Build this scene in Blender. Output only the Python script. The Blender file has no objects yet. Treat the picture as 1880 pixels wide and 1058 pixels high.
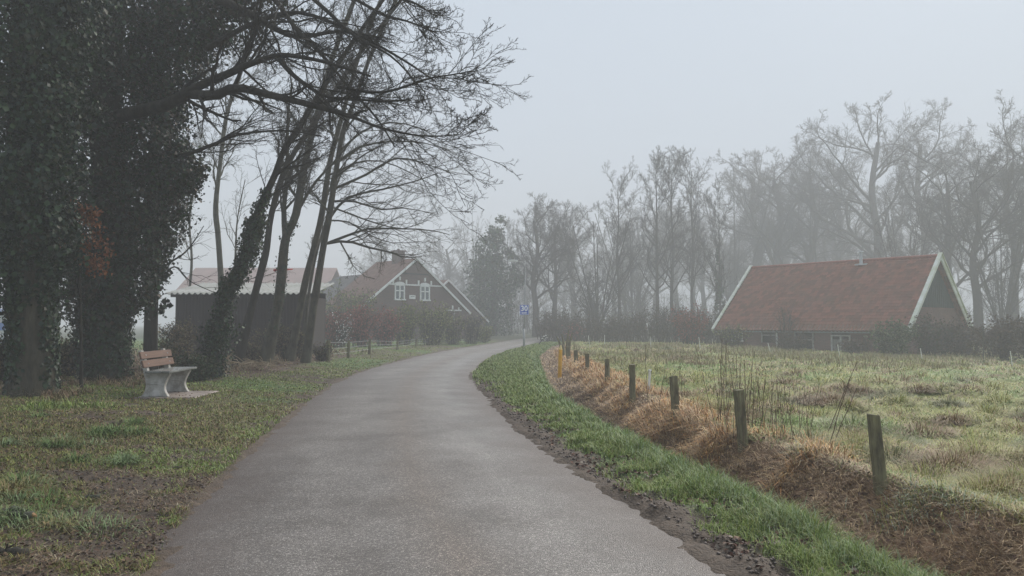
import bpy, math, random
import numpy as np
from math import radians, sin, cos, pi
from mathutils import Vector, Matrix

sc = bpy.context.scene
# ---------------------------------------------------------------- camera
F = 1358.0; CX, CY = 940.0, 529.0; CAMZ = 1.6
PITCH = math.atan(65.0 / F)
cam_d = bpy.data.cameras.new('camera'); cam = bpy.data.objects.new('camera', cam_d)
sc.collection.objects.link(cam); sc.camera = cam
cam.location = (0, 0, CAMZ); cam.rotation_euler = (pi/2 + PITCH, 0, 0)
cam_d.sensor_width = 36.0; cam_d.lens = F / 1880.0 * 36.0
cam_d.clip_start = 0.1; cam_d.clip_end = 2000
# ---------------------------------------------------------------- light
SUN_EL, SUN_AZ = radians(38), radians(35)      # azimuth from +Y towards +X
w = bpy.data.worlds.new('World'); sc.world = w; w.use_nodes = True
nt = w.node_tree; nt.nodes.clear()
wo = nt.nodes.new('ShaderNodeOutputWorld'); bg = nt.nodes.new('ShaderNodeBackground')
sky = nt.nodes.new('ShaderNodeTexSky'); sky.sky_type = 'NISHITA'; sky.sun_disc = False
sky.sun_elevation = SUN_EL; sky.sun_rotation = SUN_AZ; sky.air_density = 1.0; sky.dust_density = 2.0
hs = nt.nodes.new('ShaderNodeHueSaturation'); hs.inputs['Saturation'].default_value = 0.30
mx = nt.nodes.new('ShaderNodeMix'); mx.data_type = 'RGBA'; mx.inputs[0].default_value = 0.92
mx.inputs[7].default_value = (6.1, 7.05, 8.3, 1)     # even cloud deck over the clear sky
nt.links.new(sky.outputs[0], hs.inputs['Color']); nt.links.new(hs.outputs[0], mx.inputs[6])
nt.links.new(mx.outputs[2], bg.inputs[0]); bg.inputs[1].default_value = 0.05
nt.links.new(bg.outputs[0], wo.inputs[0])
sd = bpy.data.lights.new('sun', 'SUN'); sd.energy = 2.6; sd.angle = radians(40); sd.color = (1, .94, .86)
sun = bpy.data.objects.new('sun', sd); sc.collection.objects.link(sun)
sun.rotation_euler = Vector((-sin(SUN_AZ)*cos(SUN_EL), -cos(SUN_AZ)*cos(SUN_EL), -sin(SUN_EL))).to_track_quat('-Z', 'Y').to_euler()
vs = sc.view_settings; vs.view_transform = 'Standard'; vs.look = 'None'; vs.exposure = 1.05; vs.gamma = 1
vs.use_curve_mapping = False
sc.render.engine = 'CYCLES'; cy = sc.cycles
cy.max_bounces = 6; cy.diffuse_bounces = 3; cy.glossy_bounces = 2; cy.transmission_bounces = 2
cy.volume_bounces = 2; cy.transparent_max_bounces = 6; cy.use_denoising = True
cy.sample_clamp_indirect = 4.0
HAZE = 0.0051

# ---------------------------------------------------------------- helpers
def at(px, py, d):
    """World point seen at photo pixel px,py at distance d along the road axis."""
    u = (px - CX) / F; v = (CY - py) / F
    dy = cos(PITCH) - v * sin(PITCH); dz = sin(PITCH) + v * cos(PITCH)
    k = d / dy
    return np.array([u * k, d, CAMZ + dz * k])
COL = sc.collection
def link(o, parent=None):
    COL.objects.link(o)
    if parent is not None: o.parent = parent
    return o
def tag(o, label=None, cat=None, group=None, kind=None):
    if label: o['label'] = label
    if cat: o['category'] = cat
    if group: o['group'] = group
    if kind: o['kind'] = kind
    return o
def thing(name, label, cat, loc=(0, 0, 0), rz=0, group=None):
    o = bpy.data.objects.new(name, None); link(o)
    o.location = tuple(float(v) for v in loc); o.rotation_euler = (0, 0, rz); o.empty_display_size = .2
    return tag(o, label, cat, group)
def npmesh(name, V, faces, mat, parent=None, col=None, smooth=False, attrs=None):
    """faces: list of (m,k) int arrays."""
    me = bpy.data.meshes.new(name)
    V = np.asarray(V, np.float32); me.vertices.add(len(V)); me.vertices.foreach_set('co', V.ravel())
    faces = [np.asarray(f, np.int32) for f in faces if len(f)]
    nl = sum(f.size for f in faces); npoly = sum(len(f) for f in faces)
    me.loops.add(nl); me.polygons.add(npoly)
    me.loops.foreach_set('vertex_index', np.concatenate([f.ravel() for f in faces]))
    tot = np.concatenate([np.full(len(f), f.shape[1], np.int32) for f in faces])
    st = np.concatenate([[0], np.cumsum(tot)[:-1]]).astype(np.int32)
    me.polygons.foreach_set('loop_start', st); me.polygons.foreach_set('loop_total', tot)
    if smooth: me.polygons.foreach_set('use_smooth', np.ones(npoly, bool))
    me.update(calc_edges=True)
    if col is not None:
        c = np.ones((len(V), 4), np.float32); c[:, :3] = col
        a = me.color_attributes.new('col', 'FLOAT_COLOR', 'POINT'); a.data.foreach_set('color', c.ravel())
    if attrs:
        for k, v in attrs.items():
            a = me.attributes.new(k, 'FLOAT', 'POINT'); a.data.foreach_set('value', np.asarray(v, np.float32))
    if mat is not None:
        for m_ in (mat if isinstance(mat, (list, tuple)) else [mat]): me.materials.append(m_)
    o = bpy.data.objects.new(name, me); link(o, parent)
    return o
class MB:
    """Collects boxes / prisms / polygons into one mesh."""
    def __init__(s): s.v = []; s.f = []
    def add(s, vs_, fs):
        n = len(s.v); s.v += [tuple(map(float, v)) for v in vs_]; s.f += [tuple(i + n for i in f) for f in fs]
    def box(s, c, sz, M=None):
        x, y, z = [k / 2 for k in sz]
        vv = [Vector((a * x, b * y, d * z)) for a in (-1, 1) for b in (-1, 1) for d in (-1, 1)]
        if M is not None: vv = [M @ v for v in vv]
        vv = [v + Vector(c) for v in vv]
        s.add(vv, [(0, 1, 3, 2), (4, 6, 7, 5), (0, 4, 5, 1), (2, 3, 7, 6), (0, 2, 6, 4), (1, 5, 7, 3)])
    def bar(s, a, b, wd, ht, up=(0, 0, 1)):
        a = Vector(a); b = Vector(b); d = (b - a); L = d.length; d.normalize()
        sd_ = d.cross(Vector(up)).normalized(); u2 = sd_.cross(d).normalized()
        vv = [p + sd_ * (wd / 2 * i) + u2 * (ht / 2 * j) for p in (a, b) for i, j in ((-1, -1), (1, -1), (1, 1), (-1, 1))]
        s.add(vv, [(3, 2, 1, 0), (4, 5, 6, 7), (0, 1, 5, 4), (1, 2, 6, 5), (2, 3, 7, 6), (3, 0, 4, 7)])
    def prism(s, pts, off):
        """closed polygon pts (3d) extruded by vector off"""
        n = len(pts); off = Vector(off); a = [Vector(p) for p in pts]; b = [p + off for p in a]
        s.add(a + b, [tuple(range(n))[::-1], tuple(range(n, 2 * n))] + [(i, (i + 1) % n, n + (i + 1) % n, n + i) for i in range(n)])
    def tube(s, pts, rad, k=8):
        V, Fq = tube_arrays(np.array([pts], float), np.array([rad], float), k)
        s.add(V, [tuple(f) for f in Fq])
        n = len(s.v) - len(V); m = len(pts)
        s.f.append(tuple(n + i for i in range(k))[::-1]); s.f.append(tuple(n + (m - 1) * k + i for i in range(k)))
    def build(s, name, mat, parent=None, smooth=False, bevel=0):
        me = bpy.data.meshes.new(name); me.from_pydata(s.v, [], s.f); me.update()
        import bmesh
        bm = bmesh.new(); bm.from_mesh(me); bmesh.ops.recalc_face_normals(bm, faces=bm.faces)
        if bevel: bmesh.ops.bevel(bm, geom=bm.edges[:], offset=bevel, segments=1, affect='EDGES')
        bm.to_mesh(me); bm.free()
        if mat: me.materials.append(mat)
        if smooth: me.polygons.foreach_set('use_smooth', [True] * len(me.polygons))
        return link(bpy.data.objects.new(name, me), parent)
def tube_arrays(P, R, k):
    N, m, _ = P.shape
    T = np.gradient(P, axis=1) if m > 1 else P
    T /= np.linalg.norm(T, axis=2, keepdims=True) + 1e-9
    ref = np.where(np.abs(T[:, :1, 2:3]) < .9, np.array([0, 0, 1.]), np.array([1., 0, 0]))
    A = np.cross(T, np.broadcast_to(ref, T.shape)); A /= np.linalg.norm(A, axis=2, keepdims=True) + 1e-9
    B = np.cross(T, A)
    th = np.arange(k) * 2 * pi / k
    V = P[:, :, None, :] + R[:, :, None, None] * (A[:, :, None, :] * np.cos(th)[:, None] + B[:, :, None, :] * np.sin(th)[:, None])
    base = (np.arange(N)[:, None, None] * m + np.arange(m - 1)[None, :, None]) * k
    i = np.arange(k)[None, None, :]; j = (i + 1) % k
    Fq = np.stack([base + i, base + j, base + k + j, base + k + i], axis=-1).reshape(-1, 4)
    return V.reshape(-1, 3), Fq
def multi_tubes(lst):
    VV, FF, n = [], [], 0
    for P, R, k in lst:
        if len(P) == 0: continue
        V, Fq = tube_arrays(P, R, k); VV.append(V); FF.append(Fq + n); n += len(V)
    return np.concatenate(VV), [np.concatenate(FF)]
def unit(a): return a / (np.linalg.norm(a, axis=-1, keepdims=True) + 1e-9)
def catmull(pts, n):
    pts = np.array(pts, float); m = len(pts)
    P = np.vstack([2 * pts[0] - pts[1], pts, 2 * pts[-1] - pts[-2]])
    t = np.linspace(0, m - 1 - 1e-6, n); i = t.astype(int); f = (t - i)[:, None]
    a, b, c, d = P[i], P[i + 1], P[i + 2], P[i + 3]
    return .5 * (2 * b + (c - a) * f + (2 * a - 5 * b + 4 * c - d) * f**2 + (3 * b - 3 * c + d - a) * f**3)
# value noise
def vnoise(x, y, seed=0):
    xi = np.floor(x).astype(np.int64); yi = np.floor(y).astype(np.int64); fx = x - xi; fy = y - yi
    fx = fx * fx * (3 - 2 * fx); fy = fy * fy * (3 - 2 * fy)
    def h(a, b):
        n = (a * 374761393 + b * 668265263 + seed * 1442695041) & 0xffffffff
        n = ((n ^ (n >> 13)) * 1274126177) & 0xffffffff
        return ((n ^ (n >> 16)) & 0xffff) / 65535.0
    return (h(xi, yi) * (1 - fx) + h(xi + 1, yi) * fx) * (1 - fy) + (h(xi, yi + 1) * (1 - fx) + h(xi + 1, yi + 1) * fx) * fy
def fbm(x, y, s, seed=0, o=3):
    r = 0; a = .5; t = 0
    for k in range(o):
        r = r + a * vnoise(x / s, y / s, seed + k * 7); t += a; a *= .5; s *= .5
    return r / t
def sstep(a, b, x):
    t = np.clip((x - a) / (b - a), 0, 1); return t * t * (3 - 2 * t)

# ---------------------------------------------------------------- materials
def M(name, col=(.5, .5, .5), rough=.85, spec=.25, attr=False, ns=0, na=.3, bump=0, bs=None, col2=None, stretch=None, det=5, trans=0):
    m = bpy.data.materials.new(name); m.use_nodes = True; t = m.node_tree; N = t.nodes; L = t.links
    b = N['Principled BSDF']; b.inputs['Roughness'].default_value = rough
    b.inputs['Specular IOR Level'].default_value = spec
    src = None
    if attr:
        a = N.new('ShaderNodeAttribute'); a.attribute_name = 'col'; src = a.outputs['Color']
    tc = N.new('ShaderNodeTexCoord'); vec = tc.outputs['Object']
    if stretch:
        mp = N.new('ShaderNodeMapping'); mp.inputs['Scale'].default_value = stretch; L.new(vec, mp.inputs[0]); vec = mp.outputs[0]
    if ns:
        n = N.new('ShaderNodeTexNoise'); n.inputs['Scale'].default_value = ns; n.inputs['Detail'].default_value = det
        n.inputs['Roughness'].default_value = .65; L.new(vec, n.inputs['Vector'])
        if attr:
            mr = N.new('ShaderNodeMapRange'); mr.inputs[1].default_value = .3; mr.inputs[2].default_value = .7
            mr.inputs[3].default_value = 1 - na; mr.inputs[4].default_value = 1 + na; L.new(n.outputs[0], mr.inputs[0])
            mu = N.new('ShaderNodeVectorMath'); mu.operation = 'SCALE'
            L.new(src, mu.inputs[0]); L.new(mr.outputs[0], mu.inputs['Scale']); src = mu.outputs[0]
        else:
            r = N.new('ShaderNodeValToRGB'); r.color_ramp.elements[0].position = .32; r.color_ramp.elements[1].position = .68
            c2 = col2 or tuple(c * (1 - na) for c in col)
            r.color_ramp.elements[0].color = (*c2, 1); r.color_ramp.elements[1].color = (*[min(1, c * (1 + na * .4)) for c in col], 1)
            L.new(n.outputs[0], r.inputs[0]); src = r.outputs[0]
    if src is not None: L.new(src, b.inputs['Base Color'])
    else: b.inputs['Base Color'].default_value = (*col, 1)
    if bump:
        n2 = N.new('ShaderNodeTexNoise'); n2.inputs['Scale'].default_value = bs or ns * 2; n2.inputs['Detail'].default_value = 4
        L.new(vec, n2.inputs['Vector'])
        bp = N.new('ShaderNodeBump'); bp.inputs['Strength'].default_value = .7; bp.inputs['Distance'].default_value = bump
        L.new(n2.outputs[0], bp.inputs['Height']); L.new(bp.outputs[0], b.inputs['Normal'])
    return m
BARK = M('bark', (.075, .068, .048), .9, .2, ns=9, na=.5, bump=.02, bs=30, stretch=(1, 1, .3))
BARK_D = M('bark_dark', (.040, .036, .028), .9, .2, ns=9, na=.5, bump=.02, bs=30, stretch=(1, 1, .3))
BARK_A = M('bark_alder', (.085, .080, .055), .9, .2, ns=5, na=.55, bump=.015, bs=25, stretch=(1, 1, .5), col2=(.030, .030, .022))
BARK_P = M('bark_pale', (.10, .10, .075), .9, .2, ns=5, na=.4, bump=.01, bs=25)
BARK_F = M('bark_far', (.075, .068, .055), .9, .2, ns=2, na=.4)
IVY = M('ivy_leaf', attr=True, rough=.5, spec=.3)
LEAF = M('dry_leaf', attr=True, rough=.75, spec=.2)
GRASSM = M('grass_blade', attr=True, rough=.6, spec=.3)
CONC = M('concrete', (.44, .43, .41), .85, .2, ns=6, na=.35, bump=.004, bs=60, col2=(.22, .21, .18))
PLANK = M('bench_plank', (.15, .078, .048), .55, .4, ns=4, na=.35, bump=.002, bs=20, stretch=(8, .6, 8))
SEATM = M('wet_seat_plank', (.17, .18, .17), .25, .5, ns=5, na=.5, bump=.002, bs=20)
SLAB = M('slab', (.30, .25, .22), .5, .4, ns=3, na=.4, col2=(.16, .13, .11))
POSTM = M('post_wood', (.19, .18, .10), .9, .2, ns=12, na=.5, bump=.01, bs=40, stretch=(1, 1, .25), col2=(.075, .065, .045))
WHITE = M('white_paint', (.78, .79, .78), .6, .3, ns=1.5, na=.15)
VERGEB = M('verge_board_paint', (.66, .68, .66), .6, .3, ns=1.2, na=.3, col2=(.46, .50, .36), stretch=(1, 1, 1.5))
WHITE_M = M('mossy_white_paint', (.72, .73, .68), .6, .3, ns=2.0, na=.12)
BLUE = M('sign_blue', (.012, .08, .50), .4, .4); SIGNW = M('sign_white', (.85, .87, .9), .4, .4)
STEEL = M('galvanised_steel', (.30, .31, .32), .5, .5, ns=3, na=.2)
YEL = M('yellow_paint', (.75, .40, .03), .5, .4, ns=4, na=.25)
RED = M('red_strap', (.55, .06, .05), .6, .3)
SHEDM = M('shed_boards', (.030, .024, .023), .8, .3, ns=5, na=.3, stretch=(6, 6, .4))
GLASS = M('window_glass', (.10, .13, .14), .15, .6)
DARK = M('doorway_shade', (.012, .012, .012), .9, .1)  # near-black colour paints the shade inside the barn doorways
TINM = M('flue_metal', (.45, .48, .5), .4, .6, ns=5, na=.2)
PALEW = M('pale_cladding', (.42, .43, .44), .7, .3, ns=1, na=.15)
PINKR = M('haze_greyed_roof', (.34, .24, .22), .8, .3, ns=.8, na=.2)  # red greyed to put the distance haze into the roof colour

def tile_mat(name, c1, c2, moss, su, sv, rough=.8, wave=True):
    """pantiles: uses attributes ru (across, m) and rv (down the slope, m)"""
    m = bpy.data.materials.new(name); m.use_nodes = True; t = m.node_tree; N = t.nodes; L = t.links
    b = N['Principled BSDF']; b.inputs['Roughness'].default_value = rough; b.inputs['Specular IOR Level'].default_value = .25
    au = N.new('ShaderNodeAttribute'); au.attribute_name = 'ru'; av = N.new('ShaderNodeAttribute'); av.attribute_name = 'rv'
    def math_(op, a, bb=None):
        n = N.new('ShaderNodeMath'); n.operation = op
        for i, v in enumerate((a, bb)):
            if v is None: continue
            if isinstance(v, (int, float)): n.inputs[i].default_value = v
            else: L.new(v, n.inputs[i])
        return n.outputs[0]
    u = math_('DIVIDE', au.outputs['Fac'], su); v = math_('DIVIDE', av.outputs['Fac'], sv)
    fu = math_('FRACT', u); fv = math_('FRACT', v)
    cu = math_('FLOOR', u); cv = math_('FLOOR', v)
    cmb = N.new('ShaderNodeCombineXYZ'); L.new(cu, cmb.inputs[0]); L.new(cv, cmb.inputs[1])
    wn = N.new('ShaderNodeTexWhiteNoise'); wn.noise_dimensions = '2D'; L.new(cmb.outputs[0], wn.inputs['Vector'])
    r = N.new('ShaderNodeValToRGB'); r.color_ramp.elements[0].color = (*c2, 1); r.color_ramp.elements[1].color = (*c1, 1)
    L.new(wn.outputs['Value'], r.inputs[0])
    tc = N.new('ShaderNodeTexCoord'); n = N.new('ShaderNodeTexNoise'); n.inputs['Scale'].default_value = 1.1; n.inputs['Detail'].default_value = 8
    n.inputs['Roughness'].default_value = .7; L.new(tc.outputs['Object'], n.inputs['Vector'])
    mr = N.new('ShaderNodeMapRange'); mr.inputs[1].default_value = .46; mr.inputs[2].default_value = .72; mr.inputs[4].default_value = .55
    L.new(n.outputs[0], mr.inputs[0])
    mix = N.new('ShaderNodeMix'); mix.data_type = 'RGBA'; L.new(mr.outputs[0], mix.inputs[0]); L.new(r.outputs[0], mix.inputs[6]); mix.inputs[7].default_value = (*moss, 1)
    L.new(mix.outputs[2], b.inputs['Base Color'])
    wv = math_('SINE', math_('MULTIPLY', u, 2 * pi))
    h = math_('ADD', math_('MULTIPLY', wv, .35), math_('MULTIPLY', fv, .9))
    bp = N.new('ShaderNodeBump'); bp.inputs['Distance'].default_value = .09; bp.inputs['Strength'].default_value = 1
    L.new(h, bp.inputs['Height']); L.new(bp.outputs[0], b.inputs['Normal'])
    return m
TILES = tile_mat('red_pantiles', (.35, .135, .092), (.185, .08, .058), (.15, .115, .08), .26, .30)
TILES_F = tile_mat('farm_pantiles', (.27, .15, .115), (.19, .10, .08), (.14, .10, .07), .26, .30)
TILES_G = tile_mat('grey_roof', (.16, .15, .15), (.12, .11, .11), (.10, .10, .08), .3, .35)
CORR = tile_mat('corrugated_sheet', (.34, .345, .335), (.25, .26, .25), (.12, .14, .10), .18, 1.1)
def brick_mat(name, c1, c2, mortar):
    m = bpy.data.materials.new(name); m.use_nodes = True; t = m.node_tree; N = t.nodes; L = t.links
    b = N['Principled BSDF']; b.inputs['Roughness'].default_value = .9
    au = N.new('ShaderNodeAttribute'); au.attribute_name = 'ru'; av = N.new('ShaderNodeAttribute'); av.attribute_name = 'rv'
    c = N.new('ShaderNodeCombineXYZ'); L.new(au.outputs['Fac'], c.inputs[0]); L.new(av.outputs['Fac'], c.inputs[1])
    br = N.new('ShaderNodeTexBrick'); br.inputs['Scale'].default_value = 1; br.inputs['Brick Width'].default_value = .22
    br.inputs['Row Height'].default_value = .07; br.inputs['Mortar Size'].default_value = .008
    br.inputs['Color1'].default_value = (*c1, 1); br.inputs['Color2'].default_value = (*c2, 1); br.inputs['Mortar'].default_value = (*mortar, 1)
    L.new(c.outputs[0], br.inputs['Vector'])
    n = N.new('ShaderNodeTexNoise'); n.inputs['Scale'].default_value = .8; n.inputs['Detail'].default_value = 6; L.new(c.outputs[0], n.inputs['Vector'])
    mr = N.new('ShaderNodeMapRange'); mr.inputs[1].default_value = .3; mr.inputs[2].default_value = .7; mr.inputs[3].default_value = .7; mr.inputs[4].default_value = 1.15
    L.new(n.outputs[0], mr.inputs[0]); mu = N.new('ShaderNodeVectorMath'); mu.operation = 'SCALE'
    L.new(br.outputs[0], mu.inputs[0]); L.new(mr.outputs[0], mu.inputs['Scale']); L.new(mu.outputs[0], b.inputs['Base Color'])
    return m
BRICK_B = brick_mat('barn_brick', (.20, .085, .065), (.12, .06, .05), (.16, .14, .12))
BRICK_F = brick_mat('farm_brick', (.17, .095, .075), (.12, .07, .06), (.10, .09, .085))
def planar(name, corners, mat, parent=None, thick=0.0, res=None):
    """polygon with ru/rv attributes measured in metres from corner 0 (u along 0->1); optional thickness"""
    P = [Vector(p) for p in corners]; u = (P[1] - P[0]).normalized(); n = None
    for k in range(2, len(P)):
        c = (P[1] - P[0]).cross(P[k] - P[0])
        if c.length > 1e-6: n = c.normalized(); break
    v = n.cross(u)
    V = list(P); fs = [tuple(range(len(P)))]
    if thick:
        k = len(P); V += [p - n * thick for p in P]; fs.append(tuple(range(k, 2 * k))[::-1])
        fs += [(i, k + i, k + (i + 1) % k, (i + 1) % k) for i in range(k)]
    return V, fs, [(p - P[0]).dot(u) for p in V], [(p - P[0]).dot(v) for p in V]
class PM:
    def __init__(s): s.v = []; s.f = []; s.u = []; s.w = []
    def poly(s, corners, thick=0.0):
        V, fs, u, w_ = planar('', corners, None, thick=thick); n = len(s.v)
        s.v += [tuple(v) for v in V]; s.f += [tuple(i + n for i in f) for f in fs]; s.u += u; s.w += w_
    def build(s, name, mat, parent=None):
        me = bpy.data.meshes.new(name); me.from_pydata(s.v, [], s.f); me.update()
        for k, d in (('ru', s.u), ('rv', s.w)):
            a = me.attributes.new(k, 'FLOAT', 'POINT'); a.data.foreach_set('value', d)
        me.materials.append(mat); return link(bpy.data.objects.new(name, me), parent)

# ---------------------------------------------------------------- road line and terrain
CL = catmull([(1.6, -9), (.9, -4), (.25, 0), (-.42, 4.7), (-.93, 6.8), (-1.47, 9.6), (-2.2, 14.5), (-3.02, 22), (-3.02, 30), (-2.3, 41), (-1.15, 50), (.35, 60), (1.4, 68), (3.2, 78), (7.5, 87), (16, 93), (30, 97), (60, 99)], 700)
CT = unit(np.gradient(CL, axis=0)); CN = np.stack([CT[:, 1], -CT[:, 0]], 1)      # right-hand normal
SL = catmull([(5.5, 86.2), (1, 88.5), (-6, 89.5), (-20, 90)], 60)
def road_s(x, y):
    x = np.asarray(x, float).ravel(); y = np.asarray(y, float).ravel(); s = np.empty_like(x)
    for a in range(0, len(x), 20000):
        dx = x[a:a+20000, None] - CL[None, :, 0]; dy = y[a:a+20000, None] - CL[None, :, 1]
        d2 = dx * dx + dy * dy; i = d2.argmin(1); r = np.arange(len(i))
        s[a:a+20000] = np.sign(dx[r, i] * CN[i, 0] + dy[r, i] * CN[i, 1]) * np.sqrt(d2[r, i])
    return s
def side_d(x, y):
    d = np.full(len(x), 1e9)
    for p in SL: d = np.minimum(d, np.hypot(x - p[0], y - p[1]))
    return d
HW = 1.80
def x_verge(y): return np.interp(y, [-5, 0, 4.7, 6.1, 7.6, 11.1, 16, 20.5, 35, 50, 62], [4.2, 3.3, 2.42, 2.20, 1.95, 1.40, .90, .85, 1.15, 2.6, 4.6])
def x_fence(y): return np.interp(y, [-5, 2, 7, 9.5, 12.5, 16, 25, 40, 60, 70], [6.4, 4.7, 3.55, 3.0, 2.78, 2.62, 2.5, 2.75, 4.4, 6])
def terrain(x, y, full=False):
    x = np.asarray(x, float).ravel(); y = np.asarray(y, float).ravel()
    s = road_s(x, y); sd_ = side_d(x, y)
    xv = x_verge(y); xf = x_fence(y)
    t = (x - xv) / (xf - xv)
    ditch = np.interp(y, [-5, 12, 17, 20, 30, 45, 55], [.85, .80, .6, .25, .2, .12, 0])
    prof = np.interp(t, [0, .10, .24, .36, .7, 1.0], [0, -.45, -1, -.95, -.30, 0])
    zr = np.where((t > 0) & (t < 1), prof * ditch, 0.0)
    wob = .5 + fbm(x, y, .5, 3) 
    rightbase = np.interp(x - xf, [-.6, 0, 1, 8, 24, 60], [.0, .12, .06, .0, -.42, -.42])
    verge_r = .05 * sstep(2.2, 2.7, s)
    z = np.where(s > 0, np.where(t >= 1, rightbase, zr * wob + verge_r + .12 * sstep(.6, 1, t)), 0)
    far = sstep(55, 75, y)
    z = z * (1 - far) + far * np.where(x > 0, -.1, .1)
    left = np.interp(-s, [1.8, 2.3, 4.2, 7, 12], [0.0, .04, .25, .33, .30]) * (1 - .5 * sstep(25, 45, y))
    z = np.where(s < 0, left, z)
    # roughness
    onr = 1 - sstep(1.55, 1.95, np.abs(s))
    mudr = sstep(1.75, 1.95, s) * (1 - sstep(2.25, 2.5, s)) * (1 - sstep(19, 24, y))
    fine = (fbm(x, y, .16, 11, 3) - .5); mid = fbm(x, y, 1.4, 21, 3) - .5
    z = z + (1 - onr) * (mid * .10 + fine * .05) + mudr * (fine * .07 + (fbm(x, y, .35, 5) - .5) * .06 + .012)
    mead = (s > 0) & (t > 1)
    z = z + np.where(mead, (fbm(x, y, .9, 31, 3) - .5) * .30 * np.clip((t - 1) * 2, 0, 1), 0)
    edge = sstep(1.58, 1.90, np.abs(s) + (fbm(x, y, 1.3, 41, 2) - .5) * .22 + (fbm(x, y, .13, 43, 2) - .5) * .22)
    z = np.where(np.abs(s) < 2.1, z * edge + (-.06) * (1 - edge) + .022 * edge, z)
    bf = (1 - sstep(.75, 1.15, np.abs(x + 6.36))) * (1 - sstep(.8, 1.2, np.abs(y - 14.17))); z = z * (1 - bf) + .235 * bf
    sm = 1 - sstep(1.6, 2.4, sd_); z = z * (1 - sm) - .05 * sm
    z = np.where((y > 84) & (x > -3) & (x < 30) & (np.abs(s) < 3), np.minimum(z, -.03), z)
    if not full: return z
    # colours
    n1 = fbm(x, y, .8, 51, 4); n2 = fbm(x, y, .22, 61, 3); n3 = fbm(x, y, 3.0, 71, 3)
    def c(*v): return np.array(v)[None, :]
    green = c(.060, .11, .022); mud = c(.070, .051, .037); straw = c(.17, .105, .060); meadow = c(.18, .20, .050); olive = c(.085, .080, .030); litter = c(.072, .040, .026)
    C = np.repeat(olive, len(x), 0)
    # left verge
    m_ = sstep(.54, .66, n1 * .6 + n2 * .4 + .08 * (1 - sstep(1.9, 3.2, -s)) + .08 * (1 - sstep(5, 7.5, y)))[:, None]
    C = C * (1 - m_) + mud * m_
    g_ = (sstep(.45, .6, n3) * sstep(8, 16, y))[:, None]; C = C * (1 - g_) + green * g_
    wl = (sstep(5.5, 7, -s) * sstep(.40, .55, n3 * .5 + n1 * .5))[:, None]; C = C * (1 - wl) + straw * .8 * wl
    lt = (sstep(3.4, 4.2, -s) * sstep(17, 20, y) * (1 - sstep(32, 34, y)))[:, None]; C = C * (1 - lt) + litter * lt
    fl = (sstep(5.0, 6.0, -s) * sstep(32, 35, y))[:, None]; C = C * (1 - fl) + c(.10, .16, .055) * fl
    # right verge
    rv = (s > 0)[:, None]
    R_ = np.repeat(green, len(x), 0)
    mm = (sstep(.52, .64, n1 * .5 + n2 * .5) * .8)[:, None]; R_ = R_ * (1 - mm) + litter * mm
    mz = ((1 - sstep(2.08, 2.45, s + (n1 - .5) * .7)) * (1 - sstep(20, 26, y)))[:, None]; R_ = R_ * (1 - mz) + mud * mz
    bank = (sstep(-.02, .10, t))[:, None]; bcol = straw * (.95 + .5 * n1[:, None]); dk = (np.exp(-((t - .26) / .16)**2))[:, None] * .75
    bcol = bcol * (1 - dk) + mud * .8 * dk
    R_ = R_ * (1 - bank) + bcol * bank
    md = sstep(.95, 1.25, t + (n1 - .5) * .35)[:, None]; mc = meadow * (.8 + .4 * n3[:, None]); sm2 = sstep(.55, .68, n1)[:, None] * .6
    mc = mc * (1 - sm2) + straw * sm2; R_ = R_ * (1 - md) + mc * md
    C = np.where(rv, R_, C)
    er = (1 - sstep(1.8, 2.25, np.abs(s) + (n2 - .5) * .5))[:, None]; C = C * (1 - er) + mud * 1.1 * er
    fw = (sstep(62, 75, y))[:, None]; C = C * (1 - fw) + c(.05, .06, .03) * fw
    return z, C, s, t
def hz(x, y): return float(terrain([x], [y])[0])
def warp(lo, hi, f0, f1, step, g):
    a = list(np.arange(f0, f1, step)); st = step; v = a[-1]
    while v < hi: st *= g; v += st; a.append(v)
    st = step; v = f0; b = []
    while v > lo: st *= g; v -= st; b.append(v)
    return np.array(b[::-1] + a)
gx = warp(-250, 250, -8, 7.5, .06, 1.045); gy = warp(-40, 440, 3.6, 17, .06, 1.022)
GX, GY = np.meshgrid(gx, gy); z, C, s_, t_ = terrain(GX, GY, True)
nx, ny = len(gx), len(gy)
idx = (np.arange(ny - 1)[:, None] * nx + np.arange(nx - 1)[None, :])
quads = np.stack([idx, idx + 1, idx + nx + 1, idx + nx], -1).reshape(-1, 4)
GROUND = M('ground_soil', attr=True, rough=.8, spec=.3, ns=14, na=.45, bump=.03, bs=45, det=8)
g = npmesh('ground', np.stack([GX.ravel(), GY.ravel(), z], 1), [quads], GROUND, col=C, smooth=True)
tag(g, kind='structure')

def ribbon(name, line, hw, mat, z0=0.0, crown=.03, kind='structure'):
    T = unit(np.gradient(line, axis=0)); Nn = np.stack([T[:, 1], -T[:, 0]], 1)
    ss = np.linspace(-hw, hw, 25); P = line[:, None, :] + Nn[:, None, :] * ss[None, :, None]
    zz = z0 + crown * (1 - (ss / hw)**2)
    V = np.concatenate([P, np.broadcast_to(zz[None, :, None], P.shape[:2] + (1,))], 2).reshape(-1, 3)
    n, k = len(line), len(ss); i = (np.arange(n - 1)[:, None] * k + np.arange(k - 1)[None, :])
    q = np.stack([i, i + 1, i + k + 1, i + k], -1).reshape(-1, 4)
    L = np.concatenate([[0], np.cumsum(np.linalg.norm(np.diff(line, axis=0), axis=1))])
    o = npmesh(name, V, [q], mat, smooth=True, attrs={'rs': np.tile(ss, n), 'rl': np.repeat(L, k)})
    tag(o, kind=kind); return o
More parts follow.
